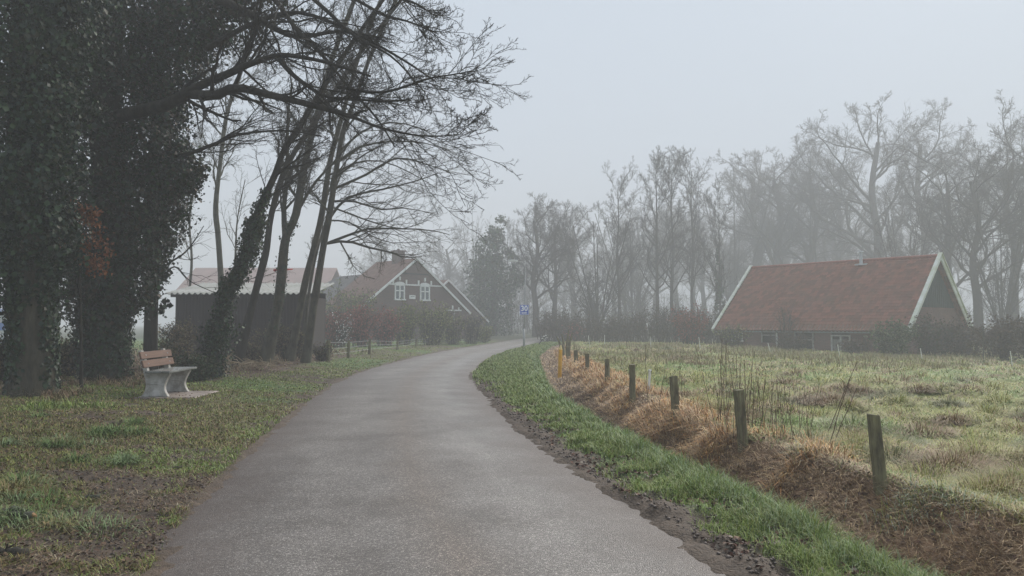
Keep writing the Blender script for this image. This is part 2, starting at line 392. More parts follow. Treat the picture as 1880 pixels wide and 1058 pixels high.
def road_mat():
    m = bpy.data.materials.new('asphalt'); m.use_nodes = True; t = m.node_tree; N = t.nodes; L = t.links; b = N['Principled BSDF']
    tc = N.new('ShaderNodeTexCoord'); O = tc.outputs['Object']
    def noise(s, d=3, r=.6, v=O):
        n = N.new('ShaderNodeTexNoise'); n.inputs['Scale'].default_value = s; n.inputs['Detail'].default_value = d; n.inputs['Roughness'].default_value = r
        L.new(v, n.inputs['Vector']); return n.outputs[0]
    def ramp(src, st):
        r = N.new('ShaderNodeValToRGB')
        r.color_ramp.elements[0].position, r.color_ramp.elements[1].position = st[0][0], st[-1][0]
        r.color_ramp.elements[0].color = (*st[0][1], 1); r.color_ramp.elements[1].color = (*st[-1][1], 1)
        for p, c in st[1:-1]: e = r.color_ramp.elements.new(p); e.color = (*c, 1)
        L.new(src, r.inputs[0]); return r.outputs[0]
    vo = N.new('ShaderNodeTexVoronoi'); vo.inputs['Scale'].default_value = 125; L.new(O, vo.inputs['Vector'])
    sep = N.new('ShaderNodeSeparateColor'); L.new(vo.outputs['Color'], sep.inputs[0])
    stone = ramp(sep.outputs[0], [(0, (.068, .060, .056)), (.55, (.122, .111, .103)), (.86, (.20, .184, .170)), (1, (.44, .41, .38))])
    patch = ramp(noise(.7, 7, .72), [(.36, (.66, .63, .61)), (.5, (.95, .94, .93)), (.66, (1.22, 1.22, 1.21))])
    mul = N.new('ShaderNodeVectorMath'); mul.operation = 'MULTIPLY'; L.new(stone, mul.inputs[0]); L.new(patch, mul.inputs[1])
    a0 = N.new('ShaderNodeAttribute'); a0.attribute_name = 'rs'
    def gauss(c, wdt, lo, hi):
        q = N.new('ShaderNodeMath'); q.operation = 'SUBTRACT'; L.new(a0.outputs['Fac'], q.inputs[0]); q.inputs[1].default_value = c
        q1 = N.new('ShaderNodeMath'); q1.operation = 'ABSOLUTE'; L.new(q.outputs[0], q1.inputs[0])
        q2 = N.new('ShaderNodeMath'); q2.operation = 'MULTIPLY_ADD'; L.new(noise(1.1, 4), q2.inputs[0]); q2.inputs[1].default_value = .55; L.new(q1.outputs[0], q2.inputs[2])
        q3 = N.new('ShaderNodeMapRange'); q3.inputs[1].default_value = .22; q3.inputs[2].default_value = .22 + wdt; q3.inputs[3].default_value = hi; q3.inputs[4].default_value = lo
        L.new(q2.outputs[0], q3.inputs[0]); return q3.outputs[0]
    wm = N.new('ShaderNodeMix'); wm.data_type = 'RGBA'; wm.blend_type = 'MULTIPLY'; L.new(gauss(.12, .45, 0, .7), wm.inputs[0]); L.new(mul.outputs[0], wm.inputs[6]); wm.inputs[7].default_value = (.92, .80, .70, 1)
    w2 = N.new('ShaderNodeVectorMath'); w2.operation = 'SCALE'; L.new(wm.outputs[2], w2.inputs[0])
    aw = N.new('ShaderNodeMath'); aw.operation = 'ADD'; L.new(gauss(-.85, .5, .47, .62), aw.inputs[0]); L.new(gauss(.95, .6, .47, .68), aw.inputs[1]); L.new(aw.outputs[0], w2.inputs['Scale'])
    mul = w2
    # brown dirt along both edges
    a = N.new('ShaderNodeAttribute'); a.attribute_name = 'rs'
    ab = N.new('ShaderNodeMath'); ab.operation = 'ABSOLUTE'; L.new(a.outputs['Fac'], ab.inputs[0])
    ad = N.new('ShaderNodeMath'); ad.operation = 'MULTIPLY_ADD'; L.new(noise(1.6, 5), ad.inputs[0]); ad.inputs[1].default_value = 1.2; L.new(ab.outputs[0], ad.inputs[2])
    mr = N.new('ShaderNodeMapRange'); mr.inputs[1].default_value = 1.62; mr.inputs[2].default_value = 2.45; mr.inputs[4].default_value = .85; L.new(ad.outputs[0], mr.inputs[0])
    mix = N.new('ShaderNodeMix'); mix.data_type = 'RGBA'; L.new(mr.outputs[0], mix.inputs[0]); L.new(mul.outputs[0], mix.inputs[6])
    dirt = ramp(noise(25, 4), [(.3, (.050, .036, .030)), (.7, (.105, .080, .068))]); L.new(dirt, mix.inputs[7])
    L.new(mix.outputs[2], b.inputs['Base Color'])
    # wetter, smoother wheel track on the inside of the bend
    tr = N.new('ShaderNodeMath'); tr.operation = 'SUBTRACT'; L.new(a.outputs['Fac'], tr.inputs[0]); tr.inputs[1].default_value = 1.05
    t2 = N.new('ShaderNodeMath'); t2.operation = 'ABSOLUTE'; L.new(tr.outputs[0], t2.inputs[0])
    t3 = N.new('ShaderNodeMath'); t3.operation = 'MULTIPLY_ADD'; L.new(noise(.8, 2, .5), t3.inputs[0]); t3.inputs[1].default_value = .9; L.new(t2.outputs[0], t3.inputs[2])
    rr = N.new('ShaderNodeMapRange'); rr.inputs[1].default_value = .25; rr.inputs[2].default_value = 1.15; rr.inputs[3].default_value = .30; rr.inputs[4].default_value = .52; L.new(t3.outputs[0], rr.inputs[0])
    L.new(rr.outputs[0], b.inputs['Roughness']); b.inputs['Specular IOR Level'].default_value = .4
    bp = N.new('ShaderNodeBump'); bp.inputs['Distance'].default_value = .006; bp.inputs['Strength'].default_value = .8
    L.new(vo.outputs['Distance'], bp.inputs['Height']); bp.invert = True; L.new(bp.outputs[0], b.inputs['Normal'])
    return m
ROAD = road_mat()
ribbon('road', CL, 1.95, ROAD)
ribbon('side_lane', SL, 1.9, ROAD, z0=.008, crown=.01)

# ---------------------------------------------------------------- ground cover
rng = np.random.default_rng(7)
def wedge(n, d0, d1, x0=None, x1=None, power=1.0):
    """random ground points, even in the picture: density falls with distance"""
    u = rng.random(n); d = d0 * (d1 / d0) ** u if power == 1 else (d0**(1-power) + u * (d1**(1-power) - d0**(1-power)))**(1/(1-power))
    if x0 is None: x = (rng.random(n) * 2 - 1) * .82 * d
    else: a, b = x0(d), x1(d); x = a + rng.random(n) * (b - a)
    return x, d
def blades(x, y, z, L, lean, wd, cols, az=None, curl=.5):
    n = len(x); az = rng.random(n) * 2 * pi if az is None else az
    dx, dy = np.cos(az), np.sin(az); px, py = -dy, dx
    P = np.zeros((n, 5, 3))
    m1 = L * .5; h1 = m1 * np.cos(lean); r1 = m1 * np.sin(lean); l2 = np.clip(lean + curl, 0, 1.75)
    h2 = h1 + m1 * np.cos(l2); r2 = r1 + m1 * np.sin(l2)
    wd = np.broadcast_to(wd, (n,))
    for k, (r, h, w_) in enumerate(((0, -.01, wd), (0, -.01, -wd), (r1, h1, wd * .8), (r1, h1, -wd * .8), (r2, h2, 0 * wd))):
        P[:, k, 0] = x + dx * r + px * w_ / 2; P[:, k, 1] = y + dy * r + py * w_ / 2; P[:, k, 2] = z + h
    b = np.arange(n)[:, None] * 5
    q = b + np.array([[0, 1, 3, 2]]); t = b + np.array([[2, 3, 4]])
    return P.reshape(-1, 3), q, t, np.repeat(cols, 5, 0)
def merge(parts):
    V, Q, T_, Cc, n = [], [], [], [], 0
    for v, q, t, c_ in parts: V.append(v); Q.append(q + n); T_.append(t + n); Cc.append(c_); n += len(v)
    return np.concatenate(V), [np.concatenate(Q), np.concatenate(T_)], np.concatenate(Cc)
def pick(n, cols, var=.25):
    cols = np.array(cols); c_ = cols[rng.integers(0, len(cols), n)]
    return c_ * (1 + (rng.random((n, 1)) - .5) * 2 * var)
G1 = [(.14, .23, .028), (.20, .28, .04), (.105, .17, .024), (.26, .31, .08), (.29, .35, .15), (.21, .22, .05)]
G2 = [(.16, .20, .035), (.23, .24, .05), (.27, .20, .08), (.10, .14, .028), (.20, .125, .06), (.13, .085, .045)]
ME = [(.30, .31, .060), (.38, .37, .085), (.22, .26, .045), (.35, .28, .09), (.17, .19, .045)]
BR = [(.30, .185, .085), (.40, .265, .125), (.20, .12, .058), (.12, .072, .038), (.50, .36, .19)]
OR = [(.52, .24, .065), (.60, .34, .10), (.34, .18, .065), (.54, .40, .18)]
FR = [(.27, .33, .22), (.22, .30, .16), (.34, .38, .29)]
def width(d, w0=.004, k=.0009): return np.maximum(w0, k * d)

# right verge grass
x, y = wedge(200000, 3.8, 62, lambda d: np.interp(d, CL[60:520, 1], CL[60:520, 0]) + 1.8, lambda d: x_verge(d) + .08)
z, C, s, t = terrain(x, y, True)
keep = (s > 1.86) & (rng.random(len(x)) < sstep(.0, .5, s - 2.02 + (fbm(x, y, .5, 81) - .5) * .9 + sstep(16, 24, y) * .6) * np.where(fbm(x, y, .45, 55, 4) > .50 + .5 * sstep(2.5, 2.9, s), .16, 1)) & (t < .10 + .1 * rng.random(len(x)))
x, y, z = x[keep], y[keep], z[keep]; n = len(x)
tall = .045 + .07 * rng.random(n) + .09 * sstep(.6, .75, fbm(x, y, .35, 91)) * rng.random(n)
cr = sstep(-.55, -.05, -(x_verge(y) - x)) ; tall = tall * (1 + 1.1 * cr * rng.random(n)); gc = pick(n, G1); pale = rng.random(n) < .35 * cr; gc[pale] = pick(pale.sum(), [(.30, .37, .22), (.24, .33, .15)])
p1 = blades(x, y, z, tall, .2 + .9 * rng.random(n), width(y, .0035), gc, curl=.6)
V, Fc, Cc = merge([p1]); o = npmesh('verge_grass', V, Fc, GRASSM, col=Cc)
tag(o, 'short wet green grass strip between the road and the ditch', 'grass', kind='stuff')

# brown dead grass on the ditch bank
def band(n, d0, d1, a, b): return wedge(n, d0, d1, lambda d: x_verge(d) + a * (x_fence(d) - x_verge(d)), lambda d: x_verge(d) + b * (x_fence(d) - x_verge(d)))
x, y = band(150000, 4.0, 50, .05, 1.15); z, C, s, t = terrain(x, y, True); n = len(x)
keep = rng.random(n) < np.where(t < .4, .35 + t, 1) * np.where(y > 20, .4, 1) * (1 - .6 * (fbm(x, y, .3, 14) > .58)); x, y, z, t = x[keep], y[keep], z[keep], t[keep]; n = len(x)
cc = pick(n, BR, .35)
p1 = blades(x, y, z + .01, .07 + .13 * rng.random(n) + .16 * (rng.random(n) < .25) * rng.random(n), .9 + .65 * rng.random(n), width(y, .0035, .0006), cc, curl=.5)
# longer, orange tufts hanging over the bank along the posts
x, y = band(75000, 5.5, 42, .62, 1.30); z, C, s, t = terrain(x, y, True)
f = fbm(x, y, .7, 17, 4); keep = (f > .46 + .10 * (y > 20)) & (y > 8.0) & (rng.random(len(x)) < .9); x, y, z, t, f = x[keep], y[keep], z[keep], t[keep], f[keep]; n = len(x)
p2 = blades(x, y, z, (.12 + .34 * rng.random(n)**1.5) * np.clip((f - .40) * 6, .4, 1.2), .45 + 1.1 * rng.random(n), width(y, .005, .0008), pick(n, OR + BR[:2], .3), az=pi * .75 + rng.normal(0, 1.8, n), curl=.9)
V, Fc, Cc = merge([p1, p2]); o = npmesh('dead_grass', V, Fc, GRASSM, col=Cc)
tag(o, 'matted dead brown and orange grass on the ditch bank', 'dead grass', kind='stuff')

# meadow
x, y = wedge(230000, 4.5, 62, lambda d: x_fence(d) - .1, lambda d: .80 * d + 1)
keep = x > x_fence(y) - .1; x, y = x[keep], y[keep]; z, C, s, t = terrain(x, y, True); n = len(x)
f = fbm(x, y, .9, 31, 3); cc = pick(n, ME, .15) * (.72 + .56 * fbm(x, y, .5, 133, 3))[:, None]; gz_ = fbm(x, y, 1.6, 136, 3) > .55; cc[gz_] = pick(gz_.sum(), [(.15, .25, .045), (.20, .28, .06), (.26, .31, .08)], .2)
br_ = rng.random(n) < sstep(.5, .62, fbm(x, y, 2.2, 23, 3)) * .55 + .2 * sstep(25, 45, y); cc[br_] = pick(br_.sum(), BR + [(.30, .24, .14)], .3)
p1 = blades(x, y, z, (.05 + .10 * rng.random(n)) * (1 + sstep(.5, .7, f)), .6 + .9 * rng.random(n), width(y, .004, .0010), cc, az=rng.normal(.6, 1.4, n), curl=.6)
parts = [p1]
# tussocks: arching mounds
K = 210; tx, ty = wedge(K, 6.5, 58, lambda d: x_fence(d) + .5, lambda d: .78 * d, 1); tz = terrain(tx, ty)
for i in range(K):
    m_ = int(750 if ty[i] < 18 else 300); r = (.20 + .38 * rng.random()); a = rng.random(m_) * 2 * pi; q = np.sqrt(rng.random(m_)) * r
    col_ = pick(m_, [ME, BR[:2] + ME, [(.32, .21, .11), (.26, .16, .08), (.20, .13, .065)], [(.17, .19, .08), (.23, .23, .1)]][rng.integers(0, 4)], .2)
    X = tx[i] + np.cos(a) * q; Y = ty[i] + np.sin(a) * q
    parts.append(blades(X, Y, np.full(m_, tz[i] - .02), (.22 + .26 * rng.random(m_)) * (1.1 - .5 * q / r), .2 + .85 * q / r + .4 * rng.random(m_), width(Y, .0032, .00055), col_, az=a + rng.normal(.3, .5, m_), curl=.8))
# taller fawn grass towards the far edge
X = rng.random(26000); Y = 26 + 27 * rng.random(26000)**.8; X = x_fence(Y) + .5 + X * (.62 * Y - 2); k = rng.random(len(X)) < sstep(.44, .60, fbm(X, Y, 2.6, 99, 3)); X, Y = X[k], Y[k]; n = len(X)
parts.append(blades(X, Y, terrain(X, Y), .16 + .26 * rng.random(n), .1 + .6 * rng.random(n), width(Y, .004, .0007), pick(n, [(.30, .24, .12), (.24, .19, .10), (.36, .31, .17), (.20, .21, .09)], .2), curl=.5))
# frosty tuft strip beside the nearest post
for (cx_, cy_, L_) in ((3.55, 6.5, .35), (3.95, 6.1, .45), (4.3, 5.75, .5), (3.35, 8.3, .22), (4.8, 5.5, .4)):
    m_ = 700; X = cx_ + rng.normal(0, L_ * .5, m_); Y = cy_ + rng.normal(0, L_ * .35, m_)
    parts.append(blades(X, Y, terrain(X, Y), .10 + .13 * rng.random(m_), .3 + .9 * rng.random(m_), width(Y), pick(m_, FR + ME[:2], .2), curl=.8))
V, Fc, Cc = merge(parts); o = npmesh('meadow_grass', V, Fc, GRASSM, col=Cc)
tag(o, 'pale yellow green tussocky meadow grass behind the wooden posts', 'meadow grass', kind='stuff')

# left verge
x, y = wedge(330000, 3.6, 60, lambda d: -.80 * d - 1, lambda d: np.interp(d, CL[60:520, 1], CL[60:520, 0]) - 1.8)
z, C, s, t = terrain(x, y, True)
f = fbm(x, y, .8, 51, 4); dens = sstep(.66, .50, f * .6 + fbm(x, y, .22, 61, 3) * .4 + .07 * (1 - sstep(1.9, 3.2, -s)) + .07 * (1 - sstep(5, 7.5, y)))
woods = sstep(3.4, 4.2, -s) * sstep(17, 20, y) * (1 - sstep(32, 34, y))
keep = ~((np.abs(x + 6.36) < .56) & (np.abs(y - 14.17) < .68)) & (s < -1.85) & (rng.random(len(x)) < dens * (1 - .92 * woods) * .9 + .07); x, y, z, s = x[keep], y[keep], z[keep], s[keep]; n = len(x)
f3 = fbm(x, y, 1.7, 77, 3)
cc = pick(n, G2, .3); gg = rng.random(n) < np.clip(sstep(.48, .62, f3) + sstep(9, 18, y) * .55, 0, .95); cc[gg] = pick(gg.sum(), G1, .25)
ll = (.03 + .045 * rng.random(n)) * (1 + 2.4 * sstep(.56, .68, f3) * (y < 12) * (-s > 3))
p1 = blades(x, y, z, ll, .4 + 1.0 * rng.random(n), width(y, .004, .0009), cc, curl=.5)
# long dry grass round the tree feet
x, y = wedge(60000, 9.5, 40, lambda d: -.80 * d - 1, lambda d: np.interp(d, CL[60:520, 1], CL[60:520, 0]) - 4.4)
z, C, s, t = terrain(x, y, True); keep = (fbm(x, y, 1.2, 78, 3) > .47) & ((-s > 5.6) | (y > 15)) ; x, y, z = x[keep], y[keep], z[keep]; n = len(x)
p2 = blades(x, y, z, .12 + .25 * rng.random(n), .5 + .8 * rng.random(n), width(y, .005, .0008), pick(n, [(.20, .13, .07), (.16, .09, .05), (.10, .10, .04), (.26, .20, .12)], .3), curl=.7)
tf = []
for i in range(95):
    d_ = 5.6 + 5.5 * rng.random()**1.6; xx = -.44 * d_ - .5 - rng.random() * .36 * d_
    if fbm(np.array([xx]), np.array([d_]), 1.0, 144, 2)[0] < .42: continue
    m_ = int(rng.integers(40, 150)); r = .07 + .18 * rng.random(); a = rng.random(m_) * 2 * pi; q = np.sqrt(rng.random(m_)) * r; X = xx + np.cos(a) * q; Y = d_ + np.sin(a) * q
    pal = [[(.09, .16, .035), (.13, .20, .05), (.07, .12, .03)], [(.17, .24, .10), (.22, .28, .14), (.12, .18, .07)], [(.24, .22, .08), (.17, .19, .055), (.28, .20, .10)]][int(rng.integers(0, 3))]
    tf.append(blades(X, Y, terrain(X, Y), .09 + .15 * rng.random(m_), .15 + .6 * q / r + .5 * rng.random(m_), width(Y, .004), pick(m_, pal, .2), az=a + rng.normal(0, .6, m_), curl=.9))
x, y = wedge(60000, 3.6, 30, lambda d: -.80 * d - 1, lambda d: np.interp(d, CL[60:520, 1], CL[60:520, 0]) - 1.9)
k = rng.random(len(x)) < sstep(.42, .62, fbm(x, y, .5, 88, 3)); x, y = x[k], y[k]; n = len(x)
p3 = blades(x, y, terrain(x, y) + .012, .05 + .11 * rng.random(n)**2, np.full(n, 1.35) + rng.random(n) * .2, width(y, .0035, .0006), pick(n, [(.30, .22, .13), (.20, .13, .08), (.12, .08, .05), (.09, .06, .045), (.38, .32, .22)], .3), curl=.2)
V, Fc, Cc = merge([p1, p2, p3] + tf); o = npmesh('roadside_grass', V, Fc, GRASSM, col=Cc)
tag(o, 'patchy olive grass on the left verge round the bench', 'grass', kind='stuff')

def kites(P, Nn, T, size, asp=.75, fold=.15):
    """leaf shapes: P centre, Nn normal, T long direction"""
    Nn = unit(Nn); B = unit(np.cross(Nn, T)); T = np.cross(B, Nn); s = size[:, None]
    v = np.stack([P - T * s * .5, P + B * s * asp * .5 + Nn * s * fold, P + T * s * .5, P - B * s * asp * .5 + Nn * s * fold], 1)
    b = np.arange(len(P))[:, None] * 4
    return v.reshape(-1, 3), np.concatenate([b + np.array([[0, 1, 2]]), b + np.array([[0, 2, 3]])])
# leaf litter
def litter(x, y, cols, s0, s1):
    k_ = np.abs(road_s(x, y)) > 1.9; x, y = x[k_], y[k_]; z = terrain(x, y); n = len(x); N_ = unit(np.stack([rng.normal(0, .5, n), rng.normal(0, .5, n), np.ones(n)], 1)); T = rng.normal(0, 1, (n, 3))
    v, f = kites(np.stack([x, y, z + .012 + .012 * rng.random(n)], 1), N_, T, s0 + (s1 - s0) * rng.random(n) + y * .0006)
    return v, f, np.repeat(pick(n, cols, .35), 4, 0)
Ls = []
x, y = wedge(9000, 3.8, 26, lambda d: np.interp(d, CL[60:520, 1], CL[60:520, 0]) + 1.95, lambda d: x_verge(d) + .3)
k = rng.random(len(x)) < .9 * sstep(.42, .56, fbm(x, y, .45, 55, 4)) * (1 - sstep(2.5, 3.0, road_s(x, y))); Ls.append(litter(x[k], y[k], [(.10, .045, .03), (.07, .04, .03), (.16, .10, .07), (.20, .17, .14)], .025, .06))
x, y = wedge(16000, 3.6, 30, lambda d: -.8 * d, lambda d: np.interp(d, CL[60:520, 1], CL[60:520, 0]) - 1.95)
s = road_s(x, y); k = (rng.random(len(x)) < .55 + .45 * ((-s > 3.6) & (y > 17))); Ls.append(litter(x[k], y[k], [(.11, .07, .045), (.075, .05, .035), (.15, .10, .065), (.10, .06, .04)], .014, .042))
x, y = band(5000, 4.2, 20, .0, 1.0); Ls.append(litter(x, y, [(.12, .06, .04), (.18, .10, .06), (.07, .04, .03)], .02, .05))
V = np.concatenate([a[0] for a in Ls]); off = 0; FF = []
for a in Ls: FF.append(a[1] + off); off += len(a[0])
o = npmesh('fallen_leaves', V, [np.concatenate(FF)], LEAF, col=np.concatenate([a[2] for a in Ls]))
tag(o, 'scattered wet brown fallen leaves along both road edges', 'fallen leaves', kind='stuff')
# mud clods on the right edge
n = 3800; x, y = wedge(n, 3.9, 22, lambda d: np.interp(d, CL[60:520, 1], CL[60:520, 0]) + 1.85, lambda d: np.interp(d, CL[60:520, 1], CL[60:520, 0]) + 2.35)
xl, yl = wedge(5200, 3.6, 14, lambda d: -.55 * d - 1.2, lambda d: np.interp(d, CL[60:520, 1], CL[60:520, 0]) - 1.9); kk = fbm(xl, yl, .8, 51, 4) > .47; x = np.concatenate([x, xl[kk]]); y = np.concatenate([y, yl[kk]]); kk = np.abs(road_s(x, y)) > 1.88; x, y = x[kk], y[kk]; n = len(x)
z = terrain(x, y); r = (.003 + .012 * rng.random(n)**3) * (1 + y * .03)
oc = np.array([(1, 0, 0), (0, 1, 0), (-1, 0, 0), (0, -1, 0), (0, 0, 1), (0, 0, -1)], float)
V = np.stack([x, y, z + r * .3], 1)[:, None, :] + oc[None] * r[:, None, None] * (0.6 + .8 * rng.random((n, 6, 1))) * np.array([1.2, 1.2, .8])
b = np.arange(n)[:, None] * 6; FF = np.concatenate([b + np.array([q]) for q in ((0, 1, 4), (1, 2, 4), (2, 3, 4), (3, 0, 4), (1, 0, 5), (2, 1, 5), (3, 2, 5), (0, 3, 5))])
o = npmesh('mud_clods', V.reshape(-1, 3), [FF], GRASSM, col=np.repeat(pick(n, [(.085, .066, .056), (.065, .05, .042), (.12, .095, .082)], .2), 6, 0), smooth=True)
tag(o, 'lumpy dark mud clods along both road edges', 'mud', kind='stuff')

# ---------------------------------------------------------------- branches
def path_branch(pts, r0, r1, n=14):
    P = catmull(pts, n); R = r0 + (r1 - r0) * np.linspace(0, 1, n)**.9
    return P[None], R[None]
def plen(P): return np.linalg.norm(np.diff(P, axis=1), axis=2).sum(1)
def spawn(rg, P, R, n, t0, t1, ang, lr, rr, npts=6, wig=.25, up=.1, bias=None, rmin=.0015, absL=None, tipk=.35, shape=.5):
    N, m, _ = P.shape; L = plen(P)
    t = (np.arange(n)[None, :] + rg.random((N, n))) / n; t = t0 + (t1 - t0) * t
    f = t * (m - 1) * .9999; i = f.astype(int); f = (f - i)[..., None]; r_ = np.arange(N)[:, None]
    S = P[r_, i] * (1 - f) + P[r_, i + 1] * f; T = unit(P[r_, i + 1] - P[r_, i]); Rp = R[r_, i] * (1 - f[..., 0]) + R[r_, i + 1] * f[..., 0]
    S = S.reshape(-1, 3); T = T.reshape(-1, 3); Rp = Rp.ravel(); t = t.ravel()
    pr = unit(np.cross(T, rg.normal(0, 1, T.shape))); a = rg.normal(ang, ang * .22, len(S))[:, None]
    D = np.cos(a) * T + np.sin(a) * pr
    LL = (np.repeat(L, n) * lr if absL is None else np.full(len(S), absL)) * (1 - shape * (t - t0) / max(t1 - t0, 1e-6)) * (.6 + .7 * rg.random(len(S)))
    b = np.array([0, 0, up]) + (np.array(bias) if bias is not None else 0)
    Q = np.zeros((len(S), npts, 3)); Q[:, 0] = S; d = D
    for k in range(1, npts):
        d = unit(d + rg.normal(0, wig, d.shape) + b); Q[:, k] = Q[:, k - 1] + d * (LL / (npts - 1))[:, None]
    r0 = np.maximum(Rp * rr, rmin); RR = r0[:, None] * (1 - (1 - tipk) * np.linspace(0, 1, npts)[None, :])
    RR = np.maximum(RR, rmin * .7)
    return Q, RR
def tree_levels(rg, P, R, specs):
    out = [(P, R)]
    for sp in specs: P, R = spawn(rg, P, R, **sp); out.append((P, R))
    return out
SIDES = [12, 7, 5, 4, 3, 3, 3]
def lv(out, a, b): return [(out[i][0], out[i][1], SIDES[i]) for i in range(a, min(b, len(out)))]

# ---------------- far tree kinds (unit trees, 20 m tall, built once)
def unit_tree(kind, seed):
    rg = np.random.default_rng(seed); rm = .012
    if kind == 'oak':
        tp = [(0, 0, -.3), (.1, .1, 3.5), (-.25, .15, 7), (.25, -.2, 10.5), (-.1, .3, 14.2)]; P, R = path_branch(tp, .48, .16)
        sp = [dict(n=16, t0=.30, t1=1, ang=.85, lr=.56, rr=.48, npts=9, wig=.19, up=.07, rmin=.022, tipk=.15, shape=.30),
              dict(n=8, t0=.18, t1=1, ang=.72, lr=.46, rr=.5, npts=6, wig=.22, up=.05, rmin=.014, tipk=.25),
              dict(n=9, t0=.10, t1=1, ang=.75, lr=.5, rr=.55, npts=5, wig=.25, up=.03, rmin=.0105),
              dict(n=10, t0=.05, t1=1, ang=.7, lr=.66, rr=.6, npts=3, wig=.25, up=.02, rmin=.0095)]
    elif kind == 'upright':
        tp = [(0, 0, -.3), (.15, 0, 5), (-.1, .1, 10), (.1, 0, 15), (0, .1, 18.6)]; P, R = path_branch(tp, .26, .03)
        sp = [dict(n=24, t0=.22, t1=1, ang=.80, lr=.34, rr=.5, npts=7, wig=.12, up=.11, rmin=.02, tipk=.2),
              dict(n=7, t0=.15, t1=1, ang=.62, lr=.46, rr=.55, npts=5, wig=.18, up=.08, rmin=.018),
              dict(n=7, t0=.12, t1=1, ang=.65, lr=.5, rr=.6, npts=4, wig=.2, up=.05, rmin=.012),
              dict(n=7, t0=.1, t1=1, ang=.6, lr=.65, rr=.7, npts=3, wig=.25, up=.04, rmin=.009)]
    else:   # several stems from the foot
        Ps, Rs = [], []
        for k in range(6):
            a = k * 1.05 + rg.random() * .5; e = 3.2 + 3.0 * rg.random()
            p, r = path_branch([(0, 0, -.3), (cos(a) * .6, sin(a) * .6, 2.2), (cos(a) * e * .45, sin(a) * e * .45, 8), (cos(a) * e, sin(a) * e, 15 + 3 * rg.random())], .20, .045); Ps.append(p); Rs.append(r)
        P = np.concatenate(Ps); R = np.concatenate(Rs)
        sp = [dict(n=11, t0=.2, t1=1, ang=.55, lr=.34, rr=.5, npts=6, wig=.14, up=.12, rmin=.03),
              dict(n=6, t0=.2, t1=1, ang=.55, lr=.45, rr=.55, npts=5, wig=.2, up=.08, rmin=.016),
              dict(n=7, t0=.15, t1=1, ang=.6, lr=.5, rr=.6, npts=4, wig=.2, up=.05, rmin=rm), dict(n=3, t0=.2, t1=1, ang=.6, lr=.6, rr=.7, npts=3, wig=.2, up=.05, rmin=rm)]
    out = tree_levels(rg, P, R, sp)
    a = multi_tubes(lv(out, 0, 2)); b = multi_tubes(lv(out, 2, 9)); k = 20.0 / np.percentile(b[0][:, 2], 99.93); return (a[0] * k, a[1]), (b[0] * k, b[1])
def leaf_blobs(rg, blobs, size, cols, per=None, clump=.28):
    """blobs: (x,y,z,rx,ry,rz,count). Leaves grouped in small sprays over uneven ellipsoids."""
    PP, NN = [], []
    for bx, by, bz, rx, ry, rz, cnt in blobs:
        K = max(6, cnt // 45); d = unit(rg.normal(0, 1, (K, 3))); rad = .62 + .42 * rg.random((K, 1)); c_ = d * rad
        j = rg.integers(0, K, cnt); p = c_[j] + rg.normal(0, clump * .55, (cnt, 3)) * (.5 + rg.random((cnt, 1)))
        PP.append(p * np.array([rx, ry, rz]) + np.array([bx, by, bz])); NN.append(d[j] * .8 + rg.normal(0, .55, (cnt, 3)))
    P = np.concatenate(PP); Nn = unit(np.concatenate(NN)); n = len(P)
    T = rg.normal(0, .5, (n, 3)) + np.array([0, 0, -1.0]); sz = size * (.45 + 1.3 * rg.random(n)**1.8)
    v, f = kites(P, Nn, T, sz, asp=.9)
    tone = cols[rg.integers(0, len(cols), n)] * (.7 + .6 * rg.random((n, 1))); return v, f, np.repeat(tone, 4, 0)
IVC = np.array([(.013, .036, .013), (.009, .024, .010), (.022, .050, .017), (.030, .034, .014), (.012, .028, .016), (.034, .062, .024)])
IVB = np.array([(.042, .033, .020), (.030, .026, .018), (.020, .030, .016), (.050, .036, .023)])

UT = {}
for nm, kd, sdn in (('oak_a', 'oak', 1), ('oak_b', 'oak', 2), ('oak_c', 'oak', 3), ('up_a', 'upright', 4), ('up_b', 'upright', 5), ('multi', 'multi', 6), ('multi_b', 'multi', 9)):
    (v1, f1), (v2, f2) = unit_tree(kd, sdn); UT[nm] = (v1, f1, v2, f2)
first = {}
def copy_tree(o, parent=None):
    c_ = o.copy(); link(c_); c_.parent = parent
    for ch in list(o.children): copy_tree(ch, c_)
    return c_
def far_tree(kind, px, d, top, label, wid=1.0, rz=0, name='bare_tree', cat='tree', group='bare trees in the misty wood', ivy=None, zb=None):
    p = at(px, 600, d); zb = hz(p[0], d) if zb is None else zb; h = at(px, top, d)[2] - zb; k = h / 20.0
    if kind in first:
        r = copy_tree(first[kind]); r.name = name
        for ch in list(r.children):
            if ch.name.startswith('ivy'): bpy.data.objects.remove(ch)
    else:
        r = thing(name, label, cat); v1, f1, v2, f2 = UT[kind]
        npmesh('trunk', v1, f1, BARK_F, r, smooth=True); npmesh('crown', v2, f2, BARK_F, r); first[kind] = r
    tag(r, label, cat, group); r.location = (float(p[0]), d, zb); r.scale = (k * wid, k * wid, k); r.rotation_euler = (0, 0, rz)
    if ivy:
        rg = np.random.default_rng(int(px)); bl = [(0, 0, z_, a, a, 1.3, c_) for z_, a, c_ in ivy]
        v, f, cc = leaf_blobs(rg, bl, .32, IVC * 1.5); npmesh('ivy', v, [f], IVY, r, col=cc)
    return r

